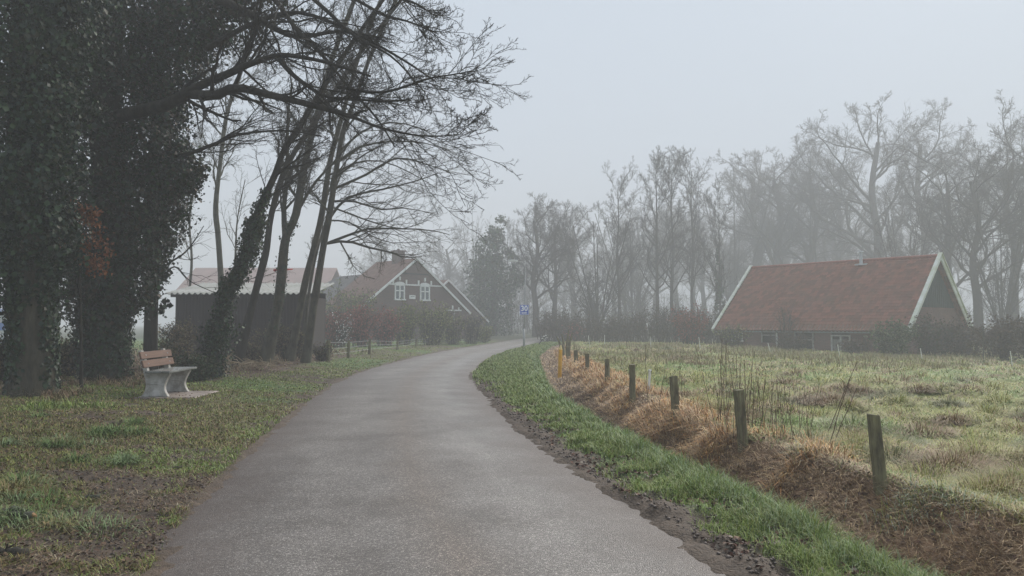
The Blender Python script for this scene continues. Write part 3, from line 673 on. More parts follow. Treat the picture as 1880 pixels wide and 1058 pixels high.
# ---------------------------------------------------------------- tiled barn on the right
def V3(*a): return Vector(a)
def barn():
    D = 45.0; P1 = Vector(((1665 - CX) / F * D, D, 0)); th = radians(40)
    u = V3(cos(th), sin(th), 0); v = V3(-sin(th), cos(th), 0); a = 5.1; Lb = 13.7; ze = 1.22; zr = 6.0; zb = -.75
    root = thing('barn', 'low red tiled barn with white verge boards and grey boarded gable beyond the meadow', 'barn', (P1.x, P1.y, zb))
    O = V3(0, 0, -zb)
    def p(s, l, z): return u * s + v * l + V3(0, 0, z) + O
    n1 = (p(a, 0, zr) - p(0, 0, ze)).normalized()
    # walls
    w = PM(); i = .35; gz = 2.75
    zi = ze + (zr - ze) * (i / a) - .12
    w.poly([p(i, i, zb), p(i, Lb - i, zb), p(i, Lb - i, zi), p(i, i, zi)][::-1])
    w.poly([p(i, i, zb), p(2*a - i, i, zb), p(2*a - i, i, zi), p(2*a - (gz-ze)*a/(zr-ze), i, gz - .1), p((gz-ze)*a/(zr-ze), i, gz - .1), p(i, i, zi)])
    w.poly([p(2*a - i, i, zb), p(2*a - i, Lb - i, zb), p(2*a - i, Lb - i, zi), p(2*a - i, i, zi)])
    w.poly([p(i, Lb - i, zb), p(i, Lb - i, zi), p(a, Lb - i, zr - .2), p(2*a - i, Lb - i, zi), p(2*a - i, Lb - i, zb)])
    w.build('wall', BRICK_B, root)
    # gable boards, real battens
    gb = MB(); s0 = (gz - ze) * a / (zr - ze); nb = 44
    for k in range(nb):
        s = s0 + (2 * a - 2 * s0) * (k + .5) / nb; zt = ze + (zr - ze) * (1 - abs(s - a) / a) - .12
        wd = (2 * a - 2 * s0) / nb
        if zt - gz < .03: continue
        gb.bar(p(s, i - .03 - .025 * (k % 2), gz - .1), p(s, i - .03 - .025 * (k % 2), zt), wd * .96, .03, up=v)
    gb.build('gable_boards', M('grey_green_boards', (.038, .060, .052), .8, .2, ns=4, na=.4, stretch=(3, 3, .5)), root)
    # roof
    r = PM(); kick = .35
    for sg, s_e in ((-1, 2 * a + .12),):
        q = [p(s_e, -.05, ze - .1), p(s_e, Lb + .05, ze - .1), p(a, Lb + .05, zr), p(a, -.05, zr)]
        r.poly(q if sg < 0 else [q[1], q[0], q[3], q[2]], thick=.10)
    # near slope as real pantiles: waves across, steps down the slope
    nu, nv = int(Lb / .26), 25; U = np.linspace(-.05, Lb + .05, nu * 7 + 1); sl = math.hypot(a + .12, zr - ze + .1); W_ = []
    for k in range(nv): W_ += [(k / nv * sl, .0), ((k + .96) / nv * sl, .055)]
    W_ = np.array(W_ + [(sl, .0)]); e0 = np.array(p(-.12, 0, ze - .1)); e1 = np.array(p(a, 0, zr)); dd = (e1 - e0) / np.linalg.norm(e1 - e0); vv = np.array(v); nn = np.cross(dd, vv); nn = nn if nn[2] > 0 else -nn
    lift = .055 - W_[:, 1]; wave = np.sin(U * 2 * pi / .26); jit = np.random.default_rng(4); sag = .05 * np.sin(U * .55 + .5) + .03 * np.sin(U * 1.3)
    G_ = e0 + W_[:, None, None, 0:1].reshape(-1, 1, 1) * dd + U[None, :, None] * vv + nn * ((lift[:, None] + .028 * wave[None] + jit.normal(0, .005, (len(W_), len(U))))[..., None]) + np.array([0, 0, 1]) * (sag[None, :, None] * (W_[:, 0] / sl)[:, None, None] * -.8)
    nU = len(U); ii = (np.arange(len(W_) - 1)[:, None] * nU + np.arange(nU - 1)[None, :]); qd = np.stack([ii, ii + 1, ii + nU + 1, ii + nU], -1).reshape(-1, 4)
    npmesh('roof', G_.reshape(-1, 3), [qd], TILES, root, attrs={'ru': np.tile(U, len(W_)), 'rv': np.repeat(W_[:, 0] * .30 * nv / sl, nU)})
    r.build('rear_roof', TILES, root)
    rt = MB()
    for k in range(int(Lb / .38)):
        rt.tube([p(a, k * .38, zr + .015), p(a, k * .38 + .40, zr + .03)], [.13, .12], 8)
    rt.build('ridge_tiles', M('ridge_tile', (.25, .085, .06), .8, .2, ns=6, na=.4), root)
    # ragged lower course of tiles
    et = MB()
    for k in range(int(Lb / .26)): et.tube([p(-.17, k * .26 + .13, ze - .13), p(.22, k * .26 + .13, ze + .27)], [.075, .07], 6)
    et.build('eaves_tiles', TILES and M('eaves_tile', (.21, .09, .07), .85, .2, ns=9, na=.5, col2=(.11, .11, .07)), root)
    g_ = MB(); g_.bar(p(.02, 0, ze - .2), p(.02, Lb, ze - .2), .13, .09); g_.build('gutter', M('gutter_metal', (.20, .22, .23), .5, .4), root)
    # verge boards
    for k, (l, nm) in enumerate(((-.12, 'verge_board'), (Lb + .1, 'verge_board'))):
        for sg in (0, 1):
            b = MB(); e = -.18 if sg == 0 else 2 * a + .18
            A_ = p(e, l, ze - .22); B_ = p(a, l, zr + .02)
            b.bar(A_, B_, .06, .36, up=(0, 0, 1)); b.bar(A_ + V3(0, 0, .20) , B_ + V3(0, 0, .20), .24, .045)
            b.build(nm, VERGEB, root)
    # flue
    fl = MB(); c = p(a - .35, 4.9, zr - .25)
    fl.tube([c, c + V3(0, 0, .8)], [.11, .11], 12); fl.tube([c + V3(0, 0, .86), c + V3(0, 0, .93)], [.20, .16], 12); fl.tube([c + V3(0, 0, .7), c + V3(0, 0, .9)], [.06, .06], 8)
    fl.box(c + V3(0, 0, -.02), (.6, .7, .10)); fl.build('flue', TINM, root)
    # openings along the front wall
    def opening(l0, l1, z0, z1, kind):
        c0 = p(i, l0, 0); f = MB(); gl = MB(); out = -u
        def q(l, z, o=0.0): return p(i, l, z) + out * o
        gl.bar(q((l0 + l1) / 2, z0, .015), q((l0 + l1) / 2, z1, .015), l1 - l0, .02, up=u)
        if kind == 'window':
            for l in (l0, (2 * l0 + l1) / 3, (l0 + 2 * l1) / 3, l1): f.bar(q(l, z0, .04), q(l, z1, .04), .05, .05, up=u)
            f.bar(q(l0 - .15, z0 - .04, .07), q(l1 + .15, z0 - .04, .07), .14, .08); f.bar(q(l0, z1, .04), q(l1, z1, .04), .05, .05)
            o = f.build('window', WHITE_M, root); gl.build('pane', GLASS, o)
        elif kind == 'frame':
            for l in (l0, l1): f.bar(q(l, z0, .04), q(l, z1, .04), .09, .07, up=u)
            f.bar(q(l0, z1, .04), q(l1, z1, .04), .07, .07); f.bar(q(l0, z0 + (z1 - z0) * .6, .045), q(l1, z0 + (z1 - z0) * .6, .045), .07, .06)
            o = f.build('doorway', M('worn_frame', (.36, .36, .34), .8, .2, ns=5, na=.4), root); gl.build('opening', DARK, o)  # opening is a dark sheet on the wall, interior shade painted
        else:
            for l in (l0, (l0 + l1) / 2, l1): f.bar(q(l, z0, .04), q(l, z1 - .25, .04), .10, .06, up=u)
            f.bar(q(l0, z1, .05), q(l1, z1, .05), .08, .09); f.bar(q(l0 - .05, z1 - .25, .05), q(l1 + .05, z1 - .25, .05), .07, .09)
            o = f.build('stable_door', M('worn_white_frame', (.50, .51, .50), .8, .2, ns=5, na=.4), root); lf = MB(); lf.bar(q((l0+l1)/2, z0, .03), q((l0+l1)/2, z0 + .85, .03), (l1 - l0) * .9, .03, up=u); lf.build('leaf', M('grey_door', (.22, .22, .21), .8, .2, ns=6, na=.5), o); gl.build('opening', DARK, o)  # dark sheet behind the leaf, shade of the interior as colour
    opening(11.6, 12.5, .35, .92, 'window')
    opening(8.9, 10.0, .25, 1.12, 'frame')
    opening(6.2, 7.5, -.3, 1.02, 'frame')
    opening(3.7, 4.9, -.3, 1.05, 'stable')
    d = MB(); d.tube([p(i - .12, 8.8, -.5), p(i - .12, 8.8, 1.1)], [.05, .05], 8); d.build('downpipe', WHITE, root)
barn()

# ---------------------------------------------------------------- farmhouse
def gabled(root, A, ang, w, hw_l, zr, slope, r0, r1, mats, gable=True, hip=0, base=-.2, boards=True):
    """A apex ground point; u along gable, v back"""
    u = V3(cos(ang), sin(ang), 0); v = V3(-sin(ang), cos(ang), 0); wl = hw_l
    def p(s, l, z): return A + u * s + v * l + V3(0, 0, z)
    zl, zrr = zr - wl * slope, zr - w * slope; i = .3
    W = PM()
    W.poly([p(-wl + i, r0 + .25, base), p(w - i, r0 + .25, base), p(w - i, r0 + .25, zrr + i * slope - .15), p(0, r0 + .25, zr - .15), p(-wl + i, r0 + .25, zl + i * slope - .15)])
    W.poly([p(-wl + i, r1 - .2, base), p(-wl + i, r0 + .25, base), p(-wl + i, r0 + .25, zl + i * slope - .15), p(-wl + i, r1 - .2, zl + i * slope - .15)])
    W.poly([p(w - i, r0 + .25, base), p(w - i, r1 - .2, base), p(w - i, r1 - .2, zrr + i * slope - .15), p(w - i, r0 + .25, zrr + i * slope - .15)])
    W.poly([p(w - i, r1 - .2, base), p(-wl + i, r1 - .2, base), p(-wl + i, r1 - .2, zl), p(w - i, r1 - .2, zrr)])
    W.build('wall', mats[0], root)
    Rf = PM(); re = r1 - hip
    Rf.poly([p(-wl, r1, zl), p(-wl, r0, zl), p(0, r0, zr), p(0, re, zr)], thick=.14)
    Rf.poly([p(w, r0, zrr), p(w, r1, zrr), p(0, re, zr), p(0, r0, zr)], thick=.14)
    if hip: Rf.poly([p(w, r1, zrr), p(-wl, r1, zl), p(0, re, zr)], thick=.14)
    o = Rf.build('roof', mats[1], root)
    if boards:
        for s, z in ((-wl, zl), (w, zrr)):
            b = MB(); b.bar(p(s, r0 - .06, z - .10), p(0, r0 - .06, zr - .06), .07, .18); b.build('verge_board', WHITE, root)
    return p, o
def farmhouse():
    A = Vector(((765 - CX) / F * 65, 65, 0)); zb = hz(A.x, A.y); root = thing('farmhouse', 'brick farmhouse with red roof and two white arched gable windows beyond the shrubs', 'farmhouse', (A.x, A.y, zb))
    ang = radians(45); O = V3(0, 0, -zb)
    p, roof = gabled(root, O, ang, 6.3, 6.3, 7.35, .75, 0, 6.2, (BRICK_F, TILES_F))
    c = MB(); cc = p(-.1, 2.6, 7.35); c.box(cc + V3(0, 0, .1), (.85, .85, 1.3), Matrix.Rotation(ang, 3, 'Z')); c.box(cc + V3(0, 0, .78), (1.0, 1.0, .12), Matrix.Rotation(ang, 3, 'Z'))
    c.tube([cc + V3(0, 0, .8), cc + V3(0, 0, 1.0)], [.14, .12], 8); c.build('chimney', M('chimney_brick', (.16, .12, .11), .9, .2, ns=8, na=.3), roof)
    v = V3(-sin(ang), cos(ang), 0); u = V3(cos(ang), sin(ang), 0)
    def q(s, z, o=0): return p(s, .25 - o, z)
    def win(s0, s1, z0, z1):
        f = MB(); g_ = MB(); sm = (s0 + s1) / 2
        for s in (s0, sm, s1): f.bar(q(s, z0, .05), q(s, z1, .05), .12, .09, up=v)
        f.bar(q(s0 - .1, z0 - .05, .1), q(s1 + .1, z0 - .05, .1), .18, .12); f.bar(q(s0, z1, .05), q(s1, z1, .05), .09, .1)
        f.bar(q(s0, z0 + (z1 - z0) * .6, .05), q(s1, z0 + (z1 - z0) * .6, .05), .08, .09)
        # arched head
        pts = [q(s0 - .08, z1 + .05, .03)] + [q(sm + (s1 - s0 + .16) / 2 * cos(a), z1 + .05 + .26 * sin(a), .03) for a in np.linspace(pi, 0, 9)] 
        f.prism(pts[1:], -v * .06)
        o = f.build('window', WHITE, root); g_.bar(q(sm, z0, .015), q(sm, z1, .015), s1 - s0, .02, up=v); g_.build('pane', GLASS, o)
        k = MB(); k.bar(q(sm, z1 + .42, .05), q(sm, z1 + .75, .05), .16, .08, up=v); k.build('keystone', WHITE, root)
        for s in (s0 - .22, s1 + .22): k = MB(); k.bar(q(s, z1 + .05, .05), q(s * 1.0, z1 + .5, .05), .15, .08, up=v); k.build('corner_stone', WHITE, root)
    def sat(px):   # gable coordinate seen at photo column px
        k = (px - CX) / F; return (k * 65 - A.x) / (u.x - k * u.y)
    def zat(px, py): s = sat(px); return at(px, py, 65 + s * u.y)[2]
    s1, s2 = sat(728), sat(744.5); z0, z1 = zat(735, 549), zat(735, 523.5); win(s1, s2, z0, z1)
    s3, s4 = sat(774.5), sat(790.5); win(s3, s4, z0, z1)
    zc = z1 + .06
    lim = (7.35 - zc - .12) / .75
    for a_, b_ in ((-lim, s1 - .08), (s2 + .08, s3 - .08), (s4 + .08, lim)): b = MB(); b.bar(q(a_, zc, .06), q(b_, zc, .06), .08, .13); b.build('string_course', WHITE, root)
    pl = MB(); sp = sat(759.5); zp = zat(759, 545.5); pl.bar(q(sp - .33, zp, .05), q(sp + .33, zp, .05), .05, .34); o = pl.build('date_plaque', WHITE, root)
    m = MB(); m.bar(q(sp - .22, zp + .06, .08), q(sp + .22, zp + .06, .08), .02, .05); m.build('worn_inscription', M('grey_mark', (.2, .2, .2)), o)
    g2 = MB(); zz = 5.95; ll = (7.35 - zz - .3) / .75; g2.bar(q(-ll, zz, .05), q(ll, zz, .05), .06, .12); g2.build('gable_rail', M('dark_trim', (.05, .045, .045)), root)
    # low lean-to window with ornaments
    lw = MB(); sl = sat(838)
    zl = zat(838, 570); lw.bar(q(sl - 1.0, zl, .06), q(sl + .75, zl, .06), .08, .12); lw.bar(q(sl - .3, zl + .1, .06), q(sl - .3, zl + .45, .06), .14, .08, up=v); lw.bar(q(sl + .45, zl + .05, .06), q(sl + .45, zl + .3, .06), .14, .08, up=v); lw.bar(q(sl - .1, zl - .1, .06), q(sl - .1, zl - .9, .06), .10, .08, up=v)
    lw.build('side_window', WHITE, root)
    # grey roofed barn part behind and the wing on the right
    p2, _ = gabled(root, O + v * 5.6, ang, 6.6, 7.6, 6.3, .62, 0, 12, (BRICK_F, TILES_G), hip=5, boards=False)
    B = V3((823 - CX) / F * 75, 75, 0) - A; B.z = 0
    p3, _ = gabled(root, O + B, ang, 5.6, 5.0, 6.05, .75, 0, 9, (BRICK_F, TILES_F))
farmhouse()

# ---------------------------------------------------------------- dark shed and pale buildings on the left
def shed():
    x0, x1, y0, y1 = -14.1, -8.62, 31.0, 34.2; zb = .1; z = at(400, 542, y0)[2]
    root = thing('shed', 'black boarded shed with a pale corrugated roof behind the leaning trees', 'shed', ((x0 + x1) / 2, y0, zb)); O = Vector(((x0 + x1) / 2, y0, zb))
    zt = z - .05
    rgx = random.Random(3)
    w = MB(); n = 40
    for k in range(n):
        xx = x0 + (x1 - x0) * (k + .5) / n; w.box(V3(xx, y0 + .012 * (k % 2), (zb + zt) / 2) - O, ((x1 - x0) / n - .012, .03, zt - zb))
    w.box(V3((x0 + x1) / 2, y0 + .05, (zb + zt) / 2 - .02) - O, (x1 - x0, .03, zt - zb - .05))
    w.box(V3(x1 - .02, (y0 + y1) / 2, (zb + zt) / 2) - O, (.04, y1 - y0 - .1, zt - zb)); w.box(V3(x0 + .02, (y0 + y1) / 2, (zb + zt) / 2) - O, (.04, y1 - y0 - .1, zt - zb))
    w.box(V3((x0 + x1) / 2, y1, (zb + zt) / 2) - O, (x1 - x0, .04, zt - zb + .5)); w.build('wall', SHEDM, root)
    f = MB(); f.bar(V3(x0 - .15, y0 - .12, zt + .02) - O, V3(x1 + .2, y0 - .12, zt + .02) - O, .05, .12); f.build('fascia', SHEDM, root)
    c = MB(); c.box(V3(x1 + .02, y0 - .06, (zb + zt) / 2) - O, (.14, .12, zt - zb)); c.build('corner_post', SHEDM, root)
    # corrugated roof as a real wave
    nx_, ny_ = 240, 8; X = np.linspace(x0 - .35, x1 + .35, nx_); Y = np.linspace(y0 - .35, y1 + .2, ny_)
    XX, YY = np.meshgrid(X, Y); ZZ = zt + .10 + (YY - y0 + .35) * .17 + .035 * np.sin(XX * 2 * pi / .24)
    V = np.stack([XX.ravel() - O.x, YY.ravel() - O.y, ZZ.ravel() - O.z], 1); i = (np.arange(ny_ - 1)[:, None] * nx_ + np.arange(nx_ - 1)[None, :])
    q = np.stack([i, i + 1, i + nx_ + 1, i + nx_], -1).reshape(-1, 4); V2 = V - np.array([0, 0, .02])
    npmesh('roof', np.concatenate([V, V2]), [q, q[:, ::-1] + len(V)], CORR, root, attrs={'ru': np.zeros(2 * len(V)), 'rv': np.tile(YY.ravel() + 3, 2)}, smooth=True)
shed()
def long_barn():
    A = Vector(at(330, 600, 62)); zb = .1
    x0, x1 = at(322, 600, 84)[0], at(598, 600, 84)[0]; ze, zr = at(400, 532, 84)[2], at(400, 492, 89)[2]
    root = thing('long_barn', 'long pale building with haze-greyed pink roof rising behind the black shed', 'barn', ((x0 + x1) / 2, 84, zb)); O = V3((x0 + x1) / 2, 84, zb)
    w = MB(); w.box(V3((x0 + x1) / 2, 89, (ze + zb) / 2) - O, (x1 - x0 - .6, 9.4, ze - zb)); w.build('wall', PALEW, root)
    r = PM(); r.poly([V3(x0, 84, ze) - O, V3(x1, 84, ze) - O, V3(x1, 89, zr) - O, V3(x0, 89, zr) - O], .15); r.poly([V3(x1, 94, ze) - O, V3(x0, 94, ze) - O, V3(x0, 89, zr) - O, V3(x1, 89, zr) - O], .15)
    r.build('roof', PINKR, root)
    for k in range(5): d = MB(); d.box(V3(x0 + 2 + k * 3.2, 84.28, 1.5) - O, (1.2, .05, 1.3)); d.build('window', GLASS, root)
long_barn()
def greenhouse():
    x0, x1 = at(-90, 600, 48)[0], at(24, 600, 48)[0]; zb = .2; O = V3((x0 + x1) / 2, 48, zb); zt = at(0, 572, 48)[2]
    root = thing('white_shed', 'low whitish shed half seen at the left edge behind the ivy trunk', 'shed', tuple(O))
    w = MB(); w.box(V3((x0 + x1) / 2, 50, (zt + zb) / 2) - O, (x1 - x0, 4, zt - zb)); w.build('wall', M('white_wall', (.6, .62, .64), .7, .3, ns=1, na=.15), root)
    r = MB(); r.bar(V3(x0 - .2, 47.7, zt) - O, V3(x1 + .2, 47.7, zt) - O, .6, .08); r.box(V3((x0 + x1) / 2, 50, zt + .1) - O, (x1 - x0 + .4, 4.6, .12)); r.build('roof', M('white_shed_roof', (.3, .36, .5), .6, .3), root)
    b = MB(); b.box(V3((x0 + x1) / 2, 47.96, 1.4) - O, (x1 - x0 - 1, .05, .5)); b.build('blue_band', M('blue_cloth', (.10, .2, .5), .6, .3), root)
greenhouse()

# ---------------------------------------------------------------- bench on its slab
def bench():
    z0 = hz(-6.45, 14.1) + .022
    ang = radians(4); O = (-6.55, 14.15, z0)
    sl = MB(); sl.box((0.19, 0.02, -.035), (1.08, 1.35, .07))
    s = sl.build('slab', SLAB, None, bevel=.012); s.location = (O[0], O[1], z0); s.rotation_euler = (0, 0, ang); s.name = 'concrete_slab'
    tag(s, 'pale concrete slab in the grass under the bench', 'paving slab')
    r = thing('park_bench', 'park bench with curved white concrete legs and two brown back boards', 'bench', (O[0], O[1], z0 + .002), ang)
    # silhouette of a support in local x-z (x forward)
    back = catmull([(-.27, 0), (-.205, .10), (-.185, .24), (-.225, .42), (-.28, .60), (-.335, .845)], 16)
    front = [(-.28, .85), (-.195, .62), (-.155, .455), (-.15, .435), (.225, .435)] 
    fc = catmull([(.225, .435), (.235, .405), (.185, .31), (.145, .19), (.16, .09), (.215, 0)], 16)
    prof = [tuple(p) for p in back] + front + [tuple(p) for p in fc[1:]]
    for yy in (-.50, .50):
        m = MB(); m.prism([(x, yy - .05, z_) for x, z_ in prof], (0, .10, 0))
        # raised panel on the face of the cast leg
        for sg in (-1, 1):
            m.box((-.03, yy + sg * .054, .235), (.16, .012, .02)); m.box((-.03, yy + sg * .052, .06), (.20, .010, .10))
        m.build('leg', CONC, r, bevel=.006)
    dirb = V3(-.085, 0, .36).normalized()
    for k, (zc) in enumerate((.60, .755)):
        xc = -.205 - (zc - .60) * .30
        m = MB(); R_ = Matrix.Rotation(-.27, 3, 'Y'); m.box((xc + .02, 0, zc), (.035, 1.42, .135), R_)
        pl = m.build('back_board', PLANK, r, bevel=.006)
        for yy in (-.5, .5):
            bo = MB(); bo.tube([(xc + .03, yy, zc + .005), (xc + .048, yy, zc)], [.012, .010], 8); bo.build('bolt', TINM, pl)
    for k, xc in enumerate((-.075, .075, .225)):
        m = MB(); m.box((xc, 0, .457), (.14, 1.42, .038)); m.build('seat_board', SEATM, r, bevel=.005)
bench()

# ---------------------------------------------------------------- wooden posts on the right
def post(px, y_top, y_bot, d, wpx, lean, label, square=True, seed=0):
    b = at(px, y_bot, d); t = at(px + lean, y_top, d); zg = hz(b[0], d); t[2] += 0
    rg = random.Random(seed); w_ = wpx / F * d; m = MB(); h = float(t[2] - zg); n = 7
    rings = []
    for k in range(n):
        f = k / (n - 1); zz = -.15 + (h + .15) * f; cx = float(t[0] - b[0]) * f; k_ = 1 - .06 * f
        rings.append([(cx + sx * w_ / 2 * k_ + rg.uniform(-.004, .004), sy * w_ / 2 * k_ + rg.uniform(-.004, .004), zz + (rg.uniform(-.012, .012) if k == n - 1 else 0)) for sx, sy in ((-1, -.8), (-.8, -1), (.8, -1), (1, -.8), (1, .8), (.8, 1), (-.8, 1), (-1, .8))])
    vv = [p for r in rings for p in r]; fs = [(i * 8 + j, i * 8 + (j + 1) % 8, (i + 1) * 8 + (j + 1) % 8, (i + 1) * 8 + j) for i in range(n - 1) for j in range(8)] + [tuple(range(8))[::-1], tuple((n - 1) * 8 + j for j in range(8))]
    m.add(vv, fs); o = m.build('fence_post', POSTM); o.location = (float(b[0]), d, zg); o.rotation_euler = (0, 0, rg.uniform(-.5, .5))
    tag(o, label, 'fence post', 'old wooden posts along the ditch'); return o
post(1619, 762, 880, 6.95, 21, -15, 'nearest weathered wooden post, leaning left, at the right by frosty grass', seed=1)
post(1366, 716, 796, 9.3, 16, -11, 'second nearest wooden post, behind it the tall bare stems', seed=2)
post(1242, 691, 755, 12.0, 13, -6, 'third nearest mossy wooden post, standing clear above orange grass', seed=3)
post(1161, 669, 737, 14.8, 11, 0, 'fourth wooden post, upright, left of the thin white stake', seed=4)
post(1115, 659, 700, 18.5, 8, 0, 'short wooden post with only its top above orange grass', seed=5)
post(1079, 650, 688, 22.5, 8, -1, 'narrow wooden post between the half-sunk post and the yellow pole', seed=6)
post(1058, 643, 675, 27, 8, -1, 'slim dark wooden post third from the yellow pole', seed=7)
post(1045, 636, 668, 31, 8, -3, 'dark wooden post second from the yellow pole', seed=8)
post(1036, 633, 662, 34, 9, -5, 'leaning grey post right beside the yellow marker pole', seed=9)
# yellow marker
b = at(1027, 685, 23.5); zg = hz(b[0], 23.5)
r = thing('marker_pole', 'yellow marker pole with pale pointed top at the ditch', 'marker pole', (b[0], 23.5, zg))
m = MB(); h = float(at(1030, 634, 23.5)[2] - zg); m.tube([(0, 0, -.1), (.04, 0, h - .14)], [.062, .058], 12); m.build('pole', YEL, r, smooth=False)
m = MB(); m.tube([(.04, 0, h - .14), (.05, 0, h)], [.058, .02], 12); m.build('cap', M('pale_yellow', (.75, .60, .28), .5), r)
# broken forked stump behind it
b = at(1036, 640, 36); zg = hz(b[0], 36); m = MB()
for dx, hh, l in ((0, .95, -.12), (.12, 1.15, .1), (-.12, .85, -.25), (.2, 1.0, .2)): m.tube([(dx, 0, -.1), (dx + l * .4, .02, hh * .6), (dx + l, 0, hh)], [.09, .06, .02], 6)
o = m.build('broken_stump', POSTM, None); o.location = (b[0], 36, zg); tag(o, 'jagged broken stump with pale splinters at the end of the post row', 'stump')
def stake(px, yt, yb, d, lean, label, group=None, r_=.022, mat=WHITE_M):
    b = at(px, yb, d); t = at(px + lean, yt, d); zg = hz(b[0], d); m = MB(); dx = float(t[0] - b[0]); h = float(t[2] - zg)
    m.tube([(0, 0, -.1), (dx * .5, 0, h * .5), (dx, 0, h)], [r_, r_ * .95, r_ * .85], 7); m.tube([(dx, 0, h), (dx * 1.04, 0, h + .03)], [r_ * 1.25, r_ * .9], 7)
    o = m.build('stake', mat); o.location = (b[0], d, zg); tag(o, label, 'stake', group); return o
stake(1190, 681, 706, 15.5, 3, 'short leaning white stake just right of the fourth wooden post', r_=.03)
W_ = 'thin white stakes along the far meadow edge'
stake(1083, 617, 634, 52, -3, 'leftmost thin white stake at the far meadow edge', W_, .021)
stake(1110, 616, 634, 51, 0, 'upright thin white stake next to the leftmost one at the far meadow edge', W_, .021)
stake(1195, 619, 640, 48, -1, 'thin white stake at the meadow edge left of the red-leaved bush', W_, .021)
stake(1286, 620, 642, 44, -3, 'thin white stake between the red-leaved bush and the barn', W_, .021)
stake(1415, 631, 649, 41, -5, 'leaning white stake before the left half of the barn', W_, .021)
stake(1542, 634, 656, 37.5, -4, 'leaning white stake before the middle of the barn', W_, .020)
stake(1694, 641, 661, 34.5, -4, 'white stake below the near gable corner of the barn', W_, .020)
stake(1859, 646, 673, 30.5, -4, 'white stake at the far right meadow edge', W_, .019)
stake(1805, 600, 652, 38, 0, 'tall thin grey pole by the thicket right of the barn', None, .03, BARK_P)

# ---------------------------------------------------------------- lamp post and speed sign
def lamp():
    d = 49.0; b = at(962, 637, d); zg = hz(b[0], d); z1 = float(at(962, 560, d)[2]) - zg; ht = float(at(965, 500, d)[2]) - zg; hh = float(at(945, 480, d)[2]) - zg
    r = thing('street_lamp', 'tall grey street lamp with curved arm over the bend', 'street lamp', (b[0], d, zg))
    m = MB(); m.tube([(0, 0, -.2), (0, 0, 1.2)], [.075, .075], 10); m.tube([(0, 0, 1.2), (.05, 0, 3.2), (.12, 0, ht)], [.05, .042, .036], 10); m.build('pole', STEEL, r, smooth=True)
    a = MB(); c = catmull([(.12, 0, ht), (.08, 0, ht + .35), (-.12, 0, hh - .06), (-.42, 0, hh)], 12); a.tube([tuple(p) for p in c], [.034] * 12, 8); a.build('arm', STEEL, r, smooth=True)
    h = MB(); h.prism([(-.40, -.1, hh - .04), (-1.02, -.07, hh + .0), (-1.05, -.07, hh + .07), (-.75, -.1, hh + .12), (-.40, -.08, hh + .08)], (0, .2, 0)); o = h.build('lamp_head', M('lamp_shell', (.62, .63, .62), .5, .4), r, bevel=.01)
    g_ = MB(); g_.box((-.75, 0, hh - .025), (.4, .13, .03)); g_.build('lens', M('lamp_lens', (.55, .57, .58), .2, .6), r)
    # sign hangs on the pole
    s = thing('speed_sign', 'blue square 30 km/h sign on the lamp post', 'road sign', (b[0] + .02, d - .09, zg + z1 - .33))
    p = MB(); p.box((0, 0, 0), (.60, .025, .66)); p.build('panel', BLUE, s, bevel=.008)
    e = MB()
    for sx in (-1, 1): e.box((sx * .278, -.016, 0), (.014, .006, .62))
    for sz in (-1, 1): e.box((0, -.016, sz * .305), (.55, .006, .014))
    e.build('border', SIGNW, s)
    for txt, size, zz in (('30', .46, -.06), ('km/h', .17, -.25)):
        cu = bpy.data.curves.new('lettering', 'FONT'); cu.body = txt; cu.size = size; cu.align_x = 'CENTER'; cu.extrude = .003; cu.offset = .014 if txt == '30' else .004
        ob = bpy.data.objects.new('tmp', cu); COL.objects.link(ob); bpy.context.view_layer.update()
        me = bpy.data.meshes.new_from_object(ob.evaluated_get(bpy.context.evaluated_depsgraph_get())); bpy.data.objects.remove(ob)
        me.materials.clear(); me.materials.append(SIGNW); o = link(bpy.data.objects.new('lettering', me), s); o.rotation_euler = (pi / 2, 0, 0); o.location = (0, -.018, zz)
    for z_ in (.15, -.15): k = MB(); k.box((0, .045, z_), (.22, .06, .04)); k.build('bracket', STEEL, s)
lamp()
# tilted small prop on the verge by the bend
b = at(993, 631, 54); zg = hz(b[0], 54); r = thing('dry_weed', 'small leaning dead weed with white seed heads on the verge by the bend', 'weed', (b[0], 54, zg))
m = MB(); m.tube([(-.2, 0, 0), (.05, 0, .3), (.35, 0, .62)], [.035, .03, .02], 6); m.tube([(-.1, 0, 0), (-.05, .05, .2), (.2, 0, .5)], [.03, .02, .015], 6); m.tube([(-.05, 0, .02), (.25, 0, .06), (.5, .1, .03)], [.04, .03, .02], 6); m.build('stem', BARK_D, r)
m = MB()
for x_, z_, s_ in ((.12, .44, .07), (.24, .40, .05), (.22, .60, .07), (.36, .66, .07), (.46, .5, .04), (.3, .3, .04)): m.tube([(x_ - s_, 0, z_), (x_, 0, z_ + s_ * .6), (x_ + s_, 0, z_)], [s_ * .3, s_ * .7, s_ * .3], 6)
m.build('seed_head', M('seed_white', (.7, .7, .68)), r)

